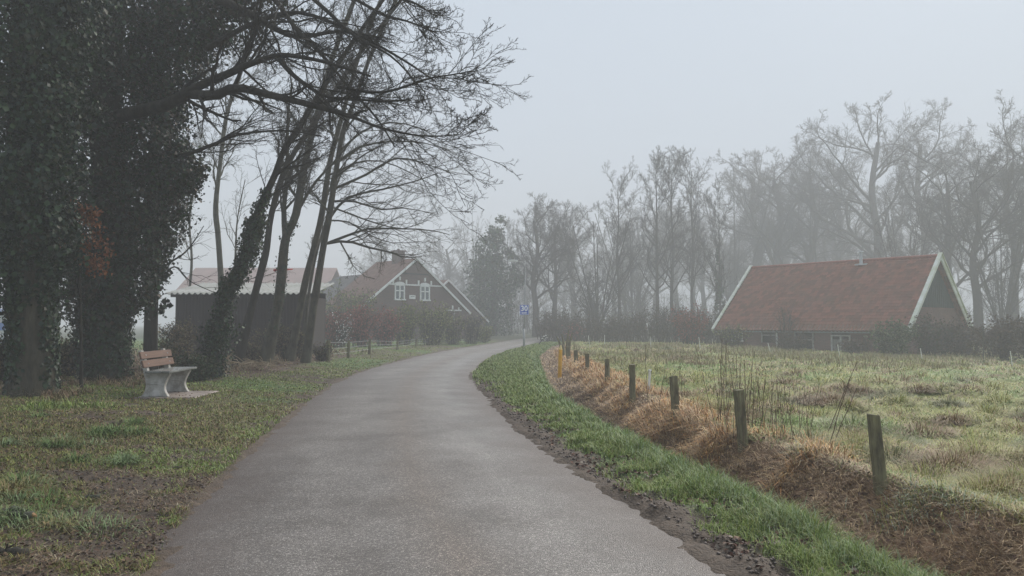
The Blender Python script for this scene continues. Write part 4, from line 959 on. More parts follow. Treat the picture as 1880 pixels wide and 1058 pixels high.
# ---------------------------------------------------------------- left wire fence along the field
def wire_fence():
    r = thing('wire_fence', 'wire fence on dark wooden posts along the green field left of the road', 'fence', (-8, 30, hz(-8, 30))); ox, oy, oz = r.location
    spec = [(602, 625, 652, 27.5, 9), (639, 626, 650, 30, 7), (678, 623, 644, 34, 6), (729, 626, 640, 41, 5), (764, 622, 637, 47, 5), (793, 622, 634, 52, 4)]; tops = []
    for px, yt, yb, d, wp in spec:
        b = at(px, yb, d); zg = hz(b[0], d); t = float(at(px, yt, d)[2]); w_ = wp / F * d * .9; m = MB()
        m.tube([(b[0] - ox, d - oy, zg - oz - .1), (b[0] - ox + .02, d - oy, t - oz)], [w_ / 2, w_ / 2 * .9], 8); m.build('post', POSTM, r)
        tops.append((b[0] - ox, d - oy, zg - oz, t - oz))
    for f in (.35, .62, .9):
        m = MB(); m.tube([(a[0], a[1] - .03, a[2] + (a[3] - a[2]) * f) for a in tops], [.006] * len(tops), 4); m.build('wire', STEEL, r)
wire_fence()
def picket():
    a = at(735, 625, 55); b = at(835, 627, 55); zg = hz(a[0], 55); r = thing('picket_fence', 'low weathered picket fence in front of the farmhouse shrubs', 'fence', (a[0], 55, zg)); L = b[0] - a[0]; m = MB(); n = 30
    for k in range(n): m.bar((L * k / n, 0, 0), (L * k / n, 0, 1.0 + .08 * ((k * 7) % 3)), .06, .03, up=(0, 1, 0))
    m.build('pales', M('picket_wood', (.22, .21, .19), .9, .2, ns=5, na=.3), r)
    m = MB(); m.bar((-.1, .04, .3), (L, .04, .3), .05, .08); m.bar((-.1, .04, .8), (L, .04, .8), .05, .08); m.build('rail', M('rail_wood', (.18, .17, .15), .9), r)
picket()

# ---------------------------------------------------------------- far trees
def FT(kind, px, d, top, label, **k): return far_tree(kind, px, d, top, label, **k)
W1 = 'bare trees in the misty wood'
FT('multi', 875, 136, 362, 'faint bare tree with fine upswept twigs rising behind the dense ivy column', wid=.75, rz=.4)
FT('oak_b', 822, 140, 418, 'faintest bare round tree above the farmhouse wing', wid=1.10, rz=1)
FT('up_a', 932, 129, 398, 'slim bare tree just right of the ivy column top', wid=.7, rz=2)
FT('oak_a', 983, 87, 358, 'bare round tree whose crown stands behind the street lamp', wid=0.98, rz=.3)
FT('oak_c', 1020, 93, 362, 'bare tree with level lower branches right of the street lamp', wid=0.92, rz=2.3)
FT('multi', 1098, 79, 366, 'broad many-stemmed bare tree fanning out from one foot', wid=1.05, rz=1.2)
FT('up_b', 1136, 88, 288, 'tall narrow bare tree between the many-stemmed tree and the leaning pair', wid=.95, rz=.6)
FT('up_a', 1208, 84, 272, 'tall bare tree with the first of the paired trunks left of the red bush', wid=.95, rz=1.7)
FT('up_b', 1236, 87, 262, 'tallest bare tree of the middle clump, above the red-leaved bush', wid=1.0, rz=2.9)
FT('up_a', 1272, 90, 270, 'bare tree with feathery top just left of the slim ivy-footed tree', wid=.9, rz=4.0)
FT('up_b', 1322, 79, 322, 'slim bare tree with ivy round its lower trunk beside the barn', wid=.8, rz=5.0, ivy=[(2, .7, 300), (4, .8, 450), (6, .75, 450), (8, .65, 400), (10, .5, 250)])
FT('oak_a', 1388, 136, 268, 'misty oak leftmost above the barn roof', wid=1.04, rz=2.5)
FT('oak_b', 1432, 123, 256, 'misty oak above the left end of the barn roof', wid=1.04, rz=.9)
FT('oak_c', 1497, 120, 243, 'misty oak with narrow pointed crown above the barn roof', wid=0.88, rz=.2)
FT('oak_a', 1612, 112, 186, 'great oak with two main limbs rising behind the barn flue', wid=0.98, rz=4.2)
FT('oak_c', 1545, 145, 262, 'faint far oak between the pointed oak and the great oak', wid=0.98, rz=1.4)
FT('oak_b', 1697, 122, 176, 'tallest misty oak behind the barn gable', wid=0.88, rz=2.6)
FT('oak_b', 1745, 87, 262, 'dense oak rising behind the barn gable point', wid=0.98, rz=5.1)
FT('oak_a', 1796, 76, 268, 'nearest dark oak right of the barn gable', wid=0.92, rz=.1)
FT('oak_c', 1862, 92, 182, 'tall oak at the right edge of the photo', wid=0.98, rz=3.3)
FT('oak_b', 1935, 81, 205, 'oak cut off by the right edge of the photo', wid=0.98, rz=.7)
FT('multi_b', 1160, 112, 360, 'low spreading bare tree behind the tall narrow one', wid=1.1, rz=2)
FT('oak_a', 1052, 123, 372, 'faint bare oak between the level-branched tree and the many-stemmed tree', wid=0.98, rz=5.6)
FT('multi_b', 1350, 123, 310, 'hazy bushy tree behind the left end of the barn', wid=1.0, rz=4)
FT('multi', 1660, 81, 330, 'many-stemmed low tree close behind the barn ridge', wid=.85, rz=3.4)
FT('multi_b', 1840, 72, 330, 'many-stemmed tree in the thicket right of the barn', wid=.9, rz=.8)
FT('oak_c', 700, 162, 440, 'very faint tree behind the farmhouse chimney', wid=1.22, rz=.8)
# dense ivy column by the bend
def ivy_column():
    d = 88; p = at(905, 610, d); zg = hz(p[0], d); r = thing('ivy_clad_tree', 'dense dark ivy-covered tree column at the bend beyond the farmhouse', 'tree', (p[0], d, zg)); rg = np.random.default_rng(5)
    m = MB(); m.tube([(0, 0, -.2), (.1, 0, 5), (-.1, 0, 9.6)], [.5, .35, .15], 9); m.build('trunk', BARK_F, r)
    bl = [(0, 0, 1.2, 2.2, 2, 1.6, 900), (-.3, 0, 3.2, 2.5, 2.3, 1.8, 1500), (.2, 0, 5.4, 2.5, 2.2, 1.8, 1500), (-.5, 0, 7.3, 2.1, 2, 1.6, 1200), (-.2, 0, 9.2, 1.8, 1.6, 1.5, 900), (-.1, 0, 10.6, 1.2, 1.2, 1.0, 500), (1.3, 0, 6.2, 1.6, 1.6, 1.5, 700), (2.4, 0, 5.9, 1.3, 1.3, 1.0, 260), (-1.9, 0, 4.4, 1.6, 1.5, 1.8, 600), (.6, 0, 12.0, .8, .8, 1.0, 200), (1.6, 0, 8.3, 1.1, 1.1, 1.3, 350)]
    bl = [(a * 1.12, b, c * 1.12, d_ * 1.1, e * 1.1, f_ * 1.12, int(g * .9)) for a, b, c, d_, e, f_, g in bl]
    v, f, c = leaf_blobs(rg, [b[:6] + (int(b[6] * 2.3),) for b in bl], .22, IVC * 1.8, clump=.36); npmesh('ivy', v, [f], IVY, r, col=c)
ivy_column()

# ---------------------------------------------------------------- shrubs
def shrub(px, yb, d, wpx, hpx, label, cols=None, leafn=0, lsize=.10, bark=BARK_F, stems=26, name='shrub', cat='shrub', group=None, seed=0, twist=.12):
    p = at(px, yb, d); zg = hz(p[0], d); W = wpx / F * d / 2; H = hpx / F * d; rg = np.random.default_rng(seed + int(px)); r = thing(name, label, cat, (p[0], d, zg), 0, group)
    Ps = []; 
    for k in range(stems):
        a = rg.random() * 2 * pi; q = np.sqrt(rg.random()); h = H * (.72 + .3 * rg.random()) * (1 - .25 * q)
        b0 = np.array([cos(a) * q * W * .45, sin(a) * q * W * .45, -.05]); e = np.array([cos(a) * q * W, sin(a) * q * W * .8, h]); mid = (b0 + e) / 2 + rg.normal(0, .08, 3) * W + np.array([-cos(a) * q * W * .1, 0, h * .1])
        Ps.append(catmull([b0, mid, e], 7))
    P = np.array(Ps); R = np.linspace(.028, .012, 7)[None] * np.ones((stems, 1)) * max(.5, H / 3)
    out = tree_levels(rg, P, R, [dict(n=9, t0=.0, t1=1, ang=.7, lr=.36, rr=.6, npts=5, wig=twist, up=.04, rmin=.009, shape=.2), dict(n=6, t0=.1, t1=1, ang=.65, lr=.5, rr=.7, npts=4, wig=.2, up=.05, rmin=.0075)])
    v, f = multi_tubes([(o_[0], o_[1], 3) for o_ in out]); npmesh('branches', v, f, bark, r)
    if leafn:
        tips = out[2][0][:, 1:].reshape(-1, 3); j = rg.integers(0, len(tips), leafn); Pp = tips[j] + rg.normal(0, .09, (leafn, 3))
        v, f = kites(Pp, rg.normal(0, 1, (leafn, 3)), rg.normal(0, 1, (leafn, 3)), lsize * (.6 + .8 * rg.random(leafn))); cc = np.array(cols); cc = cc[rg.integers(0, len(cc), leafn)] * (.7 + .6 * rg.random((leafn, 1)))
        npmesh('leaves', v, [f], LEAF, r, col=np.repeat(cc, 4, 0))
    return r
REDL = [(.30, .10, .085), (.23, .08, .07), (.34, .14, .11)]; GRN = [(.18, .21, .06), (.22, .22, .07), (.13, .17, .05)]; YEL_ = [(.34, .33, .17), (.24, .25, .12)]; BRN = [(.12, .085, .06), (.09, .07, .05)]
shrub(615, 632, 44, 62, 68, 'reddish twiggy shrub nearest the shed corner', REDL, 1600, .10, seed=1)
shrub(626, 632, 43, 34, 62, 'shrub sprinkled with white blossom beside the shed corner', [(.75, .72, .72), (.7, .68, .66), (.3, .14, .13)], 260, .09, seed=2, stems=8)
shrub(661, 630, 45, 64, 78, 'tallest reddish shrub of the row before the farmhouse', REDL, 2200, .10, seed=3)
shrub(706, 628, 47, 60, 70, 'reddish shrub under the left farmhouse eave', REDL, 1900, .10, seed=4)
shrub(742, 628, 50, 60, 76, 'olive green shrub below the left gable window', GRN, 2200, .11, seed=5)
shrub(792, 628, 51, 66, 78, 'yellow green shrub below the right gable window', GRN + YEL_, 2300, .11, seed=6)
shrub(832, 626, 53, 46, 60, 'dark brown shrub before the lean-to end of the farmhouse', BRN + GRN, 1500, .10, seed=7)
shrub(866, 624, 56, 44, 58, 'bare open shrub under the foot of the white verge boards', BRN + YEL_, 600, .10, seed=8)
shrub(884, 624, 60, 44, 30, 'low pale yellow bush at the corner of the side lane', YEL_ + GRN, 1500, .11, seed=9)
shrub(632, 600, 57, 130, 104, 'hazy green tree-high shrub left of the farmhouse roof', GRN + BRN, 4200, .14, seed=10, stems=30)
shrub(1268, 634, 57, 62, 72, 'red-leaved beech bush left of the barn', [(.28, .10, .075), (.22, .08, .06)], 2400, .12, seed=11)
shrub(1052, 628, 62, 40, 34, 'small reddish bush at the wood edge right of the lamp', REDL, 500, .1, seed=12)
shrub(1640, 652, 43.2, 80, 52, 'evergreen bush climbing the barn wall by the near gable corner', [(.10, .13, .06), (.05, .09, .035), (.20, .22, .12)], 3600, .13, seed=13)
shrub(1572, 650, 44, 60, 26, 'brown tangled bush in front of the barn stable door', BRN, 900, .1, seed=14)
shrub(1455, 646, 48, 70, 34, 'grey tangled bush in front of the barn doorway', BRN, 700, .1, seed=15)
shrub(1712, 655, 43.5, 84, 70, 'tall dark bush covering the foot of the barn gable', BRN + [(.06, .08, .04)], 3600, .12, seed=16)
shrub(1770, 655, 43, 90, 62, 'dark thicket bush right of the gable foot', BRN, 2800, .12, seed=17)
shrub(1838, 662, 40, 90, 74, 'dense brown thicket bush at the right meadow edge', BRN, 3000, .11, seed=18)
shrub(1905, 668, 37, 90, 84, 'thicket bush cut by the right edge of the photo', BRN, 2600, .11, seed=19)
shrub(1440, 640, 50.5, 34, 92, 'small bare tree standing against the barn roof', BRN, 200, .08, seed=20, stems=7)
shrub(1345, 642, 51, 60, 40, 'low dark bush at the left corner of the barn', BRN + GRN, 1300, .1, seed=21)
# undergrowth along the wood edge, nobody could count it
def undergrowth(name, label, segs, n, hh, mat, leafn, cols, seed):
    rg = np.random.default_rng(seed); a = np.array(segs); k = rg.integers(0, len(a) - 1, n); t = rg.random(n)[:, None]; B = a[k] * (1 - t) + a[k + 1] * t
    B[:, 1] += rg.normal(0, 2.2, n); zg = terrain(B[:, 0], B[:, 1]); H = hh * (.25 + 1.15 * fbm(B[:, 0], B[:, 1], 4.0, seed + 5, 3)**1.2) * (.5 + .6 * rg.random(n)); P = np.zeros((n, 5, 3)); d = rg.normal(0, .22, (n, 2))
    for j in range(5): f = j / 4; P[:, j, 0] = B[:, 0] + d[:, 0] * H * f; P[:, j, 1] = B[:, 1] + d[:, 1] * H * f; P[:, j, 2] = zg + H * f * (1 - .1 * f)
    R = np.linspace(.03, .012, 5)[None] * np.ones((n, 1)); out = tree_levels(rg, P, R, [dict(n=5, t0=.15, t1=1, ang=.6, lr=.4, rr=.6, npts=4, wig=.2, up=.05, rmin=.012), dict(n=5, t0=.1, t1=1, ang=.7, lr=.5, rr=.7, npts=3, wig=.2, up=.02, rmin=.010)])
    v, f = multi_tubes([(o_[0], o_[1], 3) for o_ in out]); tips = out[2][0][:, 1:].reshape(-1, 3); j = rg.integers(0, len(tips), leafn); Pp = tips[j] + rg.normal(0, .15, (leafn, 3))
    v2, f2 = kites(Pp, rg.normal(0, 1, (leafn, 3)), rg.normal(0, 1, (leafn, 3)), .14 * (.6 + .8 * rg.random(leafn))); cc = np.array(cols); cc = np.repeat(cc[rg.integers(0, len(cc), leafn)] * (.7 + .6 * rg.random((leafn, 1))), 4, 0)
    c1 = np.tile(np.array([[.06, .052, .042]]), (len(v), 1))
    o = npmesh(name, np.concatenate([v, v2]), [f[0], f2 + len(v)], LEAF, col=np.concatenate([c1, cc])); tag(o, label, 'undergrowth', kind='stuff')
undergrowth('undergrowth', 'grey brown undergrowth filling the foot of the misty wood', [(2.5, 68), (8, 65), (14, 63), (19, 60)], 620, 3.0, BARK_F, 9000, BRN + [(.10, .10, .06)], 3)
undergrowth('thicket', 'dark undergrowth thicket around and behind the red roofed barn', [(19, 62), (28, 64), (38, 54), (38, 44), (36, 36)], 700, 2.5, BARK_F, 9000, BRN, 4)
undergrowth('far_undergrowth', 'faint undergrowth behind the bend in the road', [(-14, 96), (-4, 104), (10, 108), (24, 104), (45, 96), (66, 88)], 1100, 6.5, BARK_F, 7000, BRN + GRN, 5)
# far-off wood that reads as one mass
def far_wood():
    rg = np.random.default_rng(12); VV, FF, n = [], [], 0; keys = ['oak_a', 'oak_b', 'oak_c', 'up_a']
    for i in range(30):
        x = -16 + i * 3.7 + rg.normal(0, 1.2); y = 150 + rg.random() * 22; k = (.85 + .35 * rg.random()) * (.75 if x < 16 else 1.25) ; a = rg.random() * 6; v1, f1, v2, f2 = UT[keys[i % 4]]
        for v, f in ((v1, f1), (v2, f2)):
            X = v[:, 0] * cos(a) - v[:, 1] * sin(a); Y = v[:, 0] * sin(a) + v[:, 1] * cos(a); VV.append(np.stack([X * k + x, Y * k + y, v[:, 2] * k], 1)); FF.append(f[0] + n); n += len(v)
    o = npmesh('distant_woods', np.concatenate(VV), [np.concatenate(FF)], BARK_F); tag(o, 'distant leafless wood fading into the fog', 'wood', kind='stuff')
far_wood()

# ---------------------------------------------------------------- near trees on the left
def px_path(pts): return [at(*p) for p in pts]
def local(V, O): return V - np.array([O[0], O[1], O[2]])
def branch_obj(name, lst, mat, root, O, smooth=False):
    v, f = multi_tubes(lst); return npmesh(name, local(v, O), f, mat, root, smooth=smooth)
def alder(base, pts, d0, d1, r0, r1, label, seed, mat=BARK_A, name='leaning_alder', extra=(), ivy=None, nb=14, lb=2.1, bias=(.06, -.02, .03), t0=.42, group='leaning trees beside the shed', up_ext=4.0):
    n = len(pts) + 1; ds = np.linspace(d0, d1, n); P = [at(base[0], base[1], d0)]; P[0][2] = hz(P[0][0], P[0][1]) - .1
    P += [at(p[0], p[1], d) for p, d in zip(pts, ds[1:])]
    dr = unit(P[-1] - P[-2]); P.append(P[-1] + dr * up_ext * .5); P.append(P[-1] + (dr + np.array([.15, 0, .1])) * up_ext * .5)
    O = P[0].copy(); O[2] += .1; rg = np.random.default_rng(seed); root = thing(name, label, 'tree', tuple(O), 0, group)
    Pt = catmull(P, 30)[None]; Rt = RS * (r0 + (r1 - r0) * np.linspace(0, 1, 30))[None]; Rt[0, :3] *= np.array([1.45, 1.2, 1.08])
    Rt = Rt * (1 + .06 * np.sin(np.linspace(0, 25, 30) + seed))[None]
    branch_obj('trunk', [(Pt, Rt, 14)], mat, root, O, True)
    L1 = spawn(rg, Pt, Rt, nb, t0, 1, .85, 0, .42, npts=9, wig=.13, up=.02, bias=bias, rmin=.012, absL=lb, tipk=.25, shape=.3)
    lst = [(L1[0], L1[1], 6)]; cur = [L1]
    ex = [(catmull([at(*q) for q in e[0]], 9)[None], (e[1] * np.linspace(1, .25, 9))[None]) for e in extra]
    if ex: E = (np.concatenate([e[0] for e in ex]), np.concatenate([e[1] for e in ex])); L1 = (np.concatenate([L1[0], E[0]]), np.concatenate([L1[1], E[1]])); lst = [(L1[0], L1[1], 6)]
    out = tree_levels(rg, L1[0], L1[1], [dict(n=11, t0=.12, t1=1, ang=.6, lr=.42, rr=.5, npts=6, wig=.16, up=.0, bias=(.04, 0, .01), rmin=.0055),
        dict(n=7, t0=.12, t1=1, ang=.65, lr=.5, rr=.6, npts=5, wig=.2, up=.0, rmin=.0045), dict(n=5, t0=.15, t1=1, ang=.7, lr=.45, rr=.7, npts=3, wig=.2, rmin=.0036)])
    lst += [(out[1][0], out[1][1], 4), (out[2][0], out[2][1], 3), (out[3][0], out[3][1], 3)]
    branch_obj('crown', lst, mat, root, O)
    if ivy:
        PP, NN = [], []
        for t_a, t_b, rad, cnt in ivy:
            t = t_a + (t_b - t_a) * rg.random(cnt); i = (t * 29).astype(int); i = np.minimum(i, 28); f = (t * 29 - i)[:, None]; c = Pt[0][i] * (1 - f) + Pt[0][i + 1] * f
            nd = unit(rg.normal(0, 1, (cnt, 3)) * np.array([1, 1, .25])); rr = rad * (.55 + .75 * rg.random((cnt, 1))**1.5) * (.75 + .5 * vnoise(t * 25, nd[:, 0] * 2 + 5, seed))[:, None]
            PP.append(c + nd * rr); NN.append(nd * .9 + rg.normal(0, .5, (cnt, 3)))
        Pp = np.concatenate(PP); Nn = np.concatenate(NN); n_ = len(Pp); v, f = kites(Pp, Nn, rg.normal(0, .5, (n_, 3)) + np.array([0, 0, -1]), .075 * (.6 + .8 * rg.random(n_)), asp=.9)
        cc = np.repeat(IVC[rg.integers(0, len(IVC), n_)] * (.7 + .6 * rg.random((n_, 1))), 4, 0); npmesh('ivy', local(v, O), [f], IVY, root, col=cc)
    return root
RS = .78
alder((384, 690), [(410, 560), (440, 500), (464, 434), (478, 380), (505, 321), (522, 275), (560, 215)], 18.2, 17.4, .15, .05, 'ivy-wrapped tree leaning right, nearest the bench', 31, mat=BARK_D, ivy=[(0, .08, .42, 1300), (.0, .40, .25, 4200), (.36, .50, .15, 700)], nb=13, lb=2.0)
alder((434, 655), [(461, 567), (477, 507), (489, 459), (498, 395), (520, 320), (548, 268), (590, 205)], 23.5, 22.5, .17, .06, 'leaning bare tree just right of the ivy-wrapped one', 32, mat=BARK_D, nb=12)
alder((486, 653), [(507, 577), (516, 516), (524, 440), (543, 395), (556, 321), (568, 265), (578, 227)], 24.5, 23.5, .23, .08, 'thickest leaning tree, forked, with a red band round its trunk', 33, ivy=[(.05, .42, .20, 500)], nb=14, extra=[([(524, 440, 24.2), (521, 380, 24.1), (528, 321, 24), (528, 227, 24), (536, 151, 24)], .10), ([(540, 400, 24), (575, 340, 23.8), (620, 290, 23.5), (660, 240, 23)], .06)])
alder((531, 647), [(549, 577), (561, 516), (576, 456), (591, 393), (605, 302), (619, 246), (632, 200)], 26, 25, .17, .07, 'slender leaning tree left of the rightmost leaning one', 34, nb=10, lb=2.6)
alder((561, 648), [(576, 561), (582, 525), (595, 446), (605, 393), (619, 302), (630, 242), (649, 190)], 25.5, 24.5, .18, .07, 'rightmost leaning tree with long boughs reaching over the farmhouse roof', 35, nb=8, lb=2.6,
    extra=[([(601, 447, 25.3), (637, 443, 25), (682, 456, 24.6), (716, 463, 24.2), (743, 473, 24), (775, 471, 23.8)], .055), ([(603, 446, 25.3), (648, 429, 25), (678, 420, 24.6), (718, 420, 24.4), (784, 422, 24), (825, 431, 23.7)], .05),
           ([(606, 400, 25.2), (638, 363, 25), (702, 348, 24.6), (762, 333, 24.2), (805, 318, 24)], .05), ([(611, 348, 25), (672, 321, 24.6), (725, 291, 24.3), (774, 299, 24), (838, 321, 23.8)], .05), ([(625, 445, 25.2), (639, 470, 25), (650, 490, 25), (671, 508, 24.8)], .03),
           ([(612, 370, 25), (650, 370, 24.8), (700, 385, 24.5), (740, 382, 24), (795, 392, 23.5)], .045), ([(616, 320, 25), (650, 300, 24.8), (700, 296, 24.5), (755, 318, 24.2), (800, 345, 24)], .04), ([(608, 380, 25.3), (640, 392, 25), (690, 410, 24.7), (740, 420, 24.4), (785, 405, 24)], .038), ([(604, 405, 25.3), (640, 408, 25.2), (680, 432, 25), (720, 446, 24.8), (770, 444, 24.5)], .035), ([(622, 280, 25), (665, 242, 24.8), (715, 225, 24.5), (770, 235, 24.2), (815, 262, 24)], .04), ([(630, 245, 25), (665, 200, 24.8), (705, 170, 24.6), (755, 160, 24.4), (800, 175, 24.2)], .04), ([(618, 300, 25), (660, 270, 24.5), (720, 260, 24.2), (775, 262, 24), (820, 275, 23.5)], .045)])
alder((551, 648), [(561, 590), (566, 545), (580, 470), (600, 400)], 27.5, 27, .09, .03, 'thin pale stem squeezed between the two rightmost leaning trees', 36, nb=5, lb=1.5, up_ext=2)
alder((404, 650), [(407, 549), (401, 440), (396, 380), (405, 295), (416, 212), (434, 160)], 29, 29, .17, .05, 'upright pale bare tree standing before the black shed', 37, mat=BARK_P, name='bare_tree', group='', nb=20, lb=2.7, bias=(0, 0, .10), t0=.40, up_ext=1.5, extra=[([(407, 540, 29), (428, 520, 29), (433, 450, 29), (436, 400, 29), (450, 330, 29)], .06)])
alder((340, 655), [(345, 560), (352, 480), (348, 400), (362, 320)], 34, 34, .09, .03, 'thin hazy bare tree left of the upright pale tree', 38, mat=BARK_P, name='bare_tree', group='', nb=12, lb=2.2, bias=(0, 0, .10), t0=.3, up_ext=1.5)
# red band
c0 = at(519, 497, 24.45); m = MB(); m.tube([(c0[0] - .27, c0[1] + .02, c0[2] - .02), (c0[0] - .22, c0[1] - .22, c0[2]), (c0[0] + .02, c0[1] - .27, c0[2] + .015), (c0[0] + .24, c0[1] - .18, c0[2] + .02), (c0[0] + .32, c0[1] + .02, c0[2] + .05)], [.02, .03, .035, .03, .02], 6)
o = m.build('strap', RED); tag(o, 'red band tied round the thickest leaning trunk', 'strap')

def ivy_tree(name, label, base, d, trunk, r0, r1, blobs, seed, bark_gap=None, col=None, limbs=(), column=None, lsize=.075, group='ivy-clad trees on the left verge', mat=BARK_D, spec=None):
    P = [at(base[0], base[1], d)]; P[0][2] = hz(P[0][0], d) - .1; P += [at(*t) for t in trunk]; O = P[0].copy(); O[2] += .1; rg = np.random.default_rng(seed)
    root = thing(name, label, 'tree', tuple(O), 0, group); Pt = catmull(P, 24)[None]; Rt = (r0 + (r1 - r0) * np.linspace(0, 1, 24))[None]; Rt[0, :3] *= np.array([1.3, 1.12, 1.04])
    # fluted bark
    V, Fq = tube_arrays(Pt, Rt, 28); th = np.tile(np.arange(28) * 2 * pi / 28, 24); cen = np.repeat(Pt[0], 28, 0); V = cen + (V - cen) * (1 + .07 * np.sin(th * 7 + V[:, 2]) + .04 * np.sin(th * 13 - V[:, 2] * 2))[:, None]
    npmesh('trunk', local(V, O), [Fq], mat, root, smooth=True)
    K = sum(b[-1] for b in blobs); bl = []
    for px, py, dd, r_, rz_, cnt in blobs: c = at(px, py, dd); bl.append((c[0] - O[0], c[1] - O[1], c[2] - O[2], r_, r_, rz_, cnt))
    v, f, cc = leaf_blobs(rg, bl, lsize, IVC if col is None else col, clump=.30)
    if column:
        h0, h1, rad, cnt = column; t = rg.random(cnt) * (h1 - h0) + h0; i = np.minimum((t * 23).astype(int), 22); fr = (t * 23 - i)[:, None]; c = Pt[0][i] * (1 - fr) + Pt[0][i + 1] * fr; a = rg.random(cnt) * 2 * pi
        if bark_gap is not None: bad = np.abs((a - bark_gap[0] + pi) % (2 * pi) - pi) < bark_gap[1] * (.6 + .8 * rg.random(cnt)); a[bad] = a[bad] + bark_gap[1] * 2 + rg.random(bad.sum()) * 3
        nd = np.stack([np.cos(a), np.sin(a), rg.normal(0, .1, cnt)], 1); Pp = c + nd * (rad * (.78 + .35 * rg.random((cnt, 1))))
        v3, f3 = kites(Pp, nd + rg.normal(0, .45, (cnt, 3)), rg.normal(0, .4, (cnt, 3)) + np.array([0, 0, -1]), lsize * (.6 + .8 * rg.random(cnt)), asp=.9)
        c3 = np.repeat(IVC[rg.integers(0, len(IVC), cnt)] * (.7 + .6 * rg.random((cnt, 1))), 4, 0); f = np.concatenate([f, f3 + len(v)]); v = np.concatenate([v, v3 + 0 * 1 - np.array([O[0], O[1], O[2]])]); cc = np.concatenate([cc, c3])
    npmesh('ivy', v, [f], IVY, root, col=cc)
    if limbs:
        Ls_ = [(catmull([at(*q) for q in l[0]], 16)[None], (l[1] + (l[2] - l[1]) * np.linspace(0, 1, 16)**.8)[None]) for l in limbs]; P1 = np.concatenate([a[0] for a in Ls_]); R1 = np.concatenate([a[1] for a in Ls_])
        branch_obj('limbs', [(P1, R1, 9)], mat, root, O, True); big = np.array([plen(a[0])[0] for a in Ls_]) > .1
        out = tree_levels(rg, P1, R1, spec or [dict(n=15, t0=.22, t1=1, ang=.62, absL=1.75, lr=0, rr=.42, npts=8, wig=.15, up=.0, bias=(.03, 0, -.005), rmin=.006, shape=.72),
            dict(n=8, t0=.12, t1=1, ang=.6, lr=.42, rr=.5, npts=6, wig=.2, up=.0, bias=(.03, 0, 0), rmin=.0042), dict(n=6, t0=.12, t1=1, ang=.65, lr=.45, rr=.6, npts=5, wig=.22, rmin=.0032), dict(n=4, t0=.2, t1=1, ang=.75, lr=.40, rr=.75, npts=3, wig=.2, rmin=.0026)])
        branch_obj('twigs', [(o_[0], o_[1], k) for o_, k in zip(out[1:], (6, 4, 3, 3))], mat, root, O)
    return root
ivy_tree('ivy_clad_tree', 'nearest ivy-clad trunk at the far left edge, with a strip of bare bark', (60, 732), 13.3, [(58, 560, 13.3), (50, 400, 13.3), (45, 200, 13.3), (50, -60, 13.3)], .36, .22,
    [(20, 500, 13.3, .80, .75, 4200), (75, 430, 13.2, .62, .75, 3600), (-10, 370, 13.3, 1.0, 1.0, 5200), (75, 320, 13.2, .72, .9, 4200), (20, 230, 13.3, 1.0, 1.0, 5200), (90, 200, 13.3, .75, .9, 3800), (30, 90, 13.3, 1.1, 1.0, 5600), (110, 60, 13.4, .85, 1.0, 4200), (30, -50, 13.3, 1.2, 1.0, 4200), (130, -60, 13.4, 1.0, .9, 3000)], 41, bark_gap=(-1.05, .42), column=(0.0, .55, .385, 8500), mat=BARK)
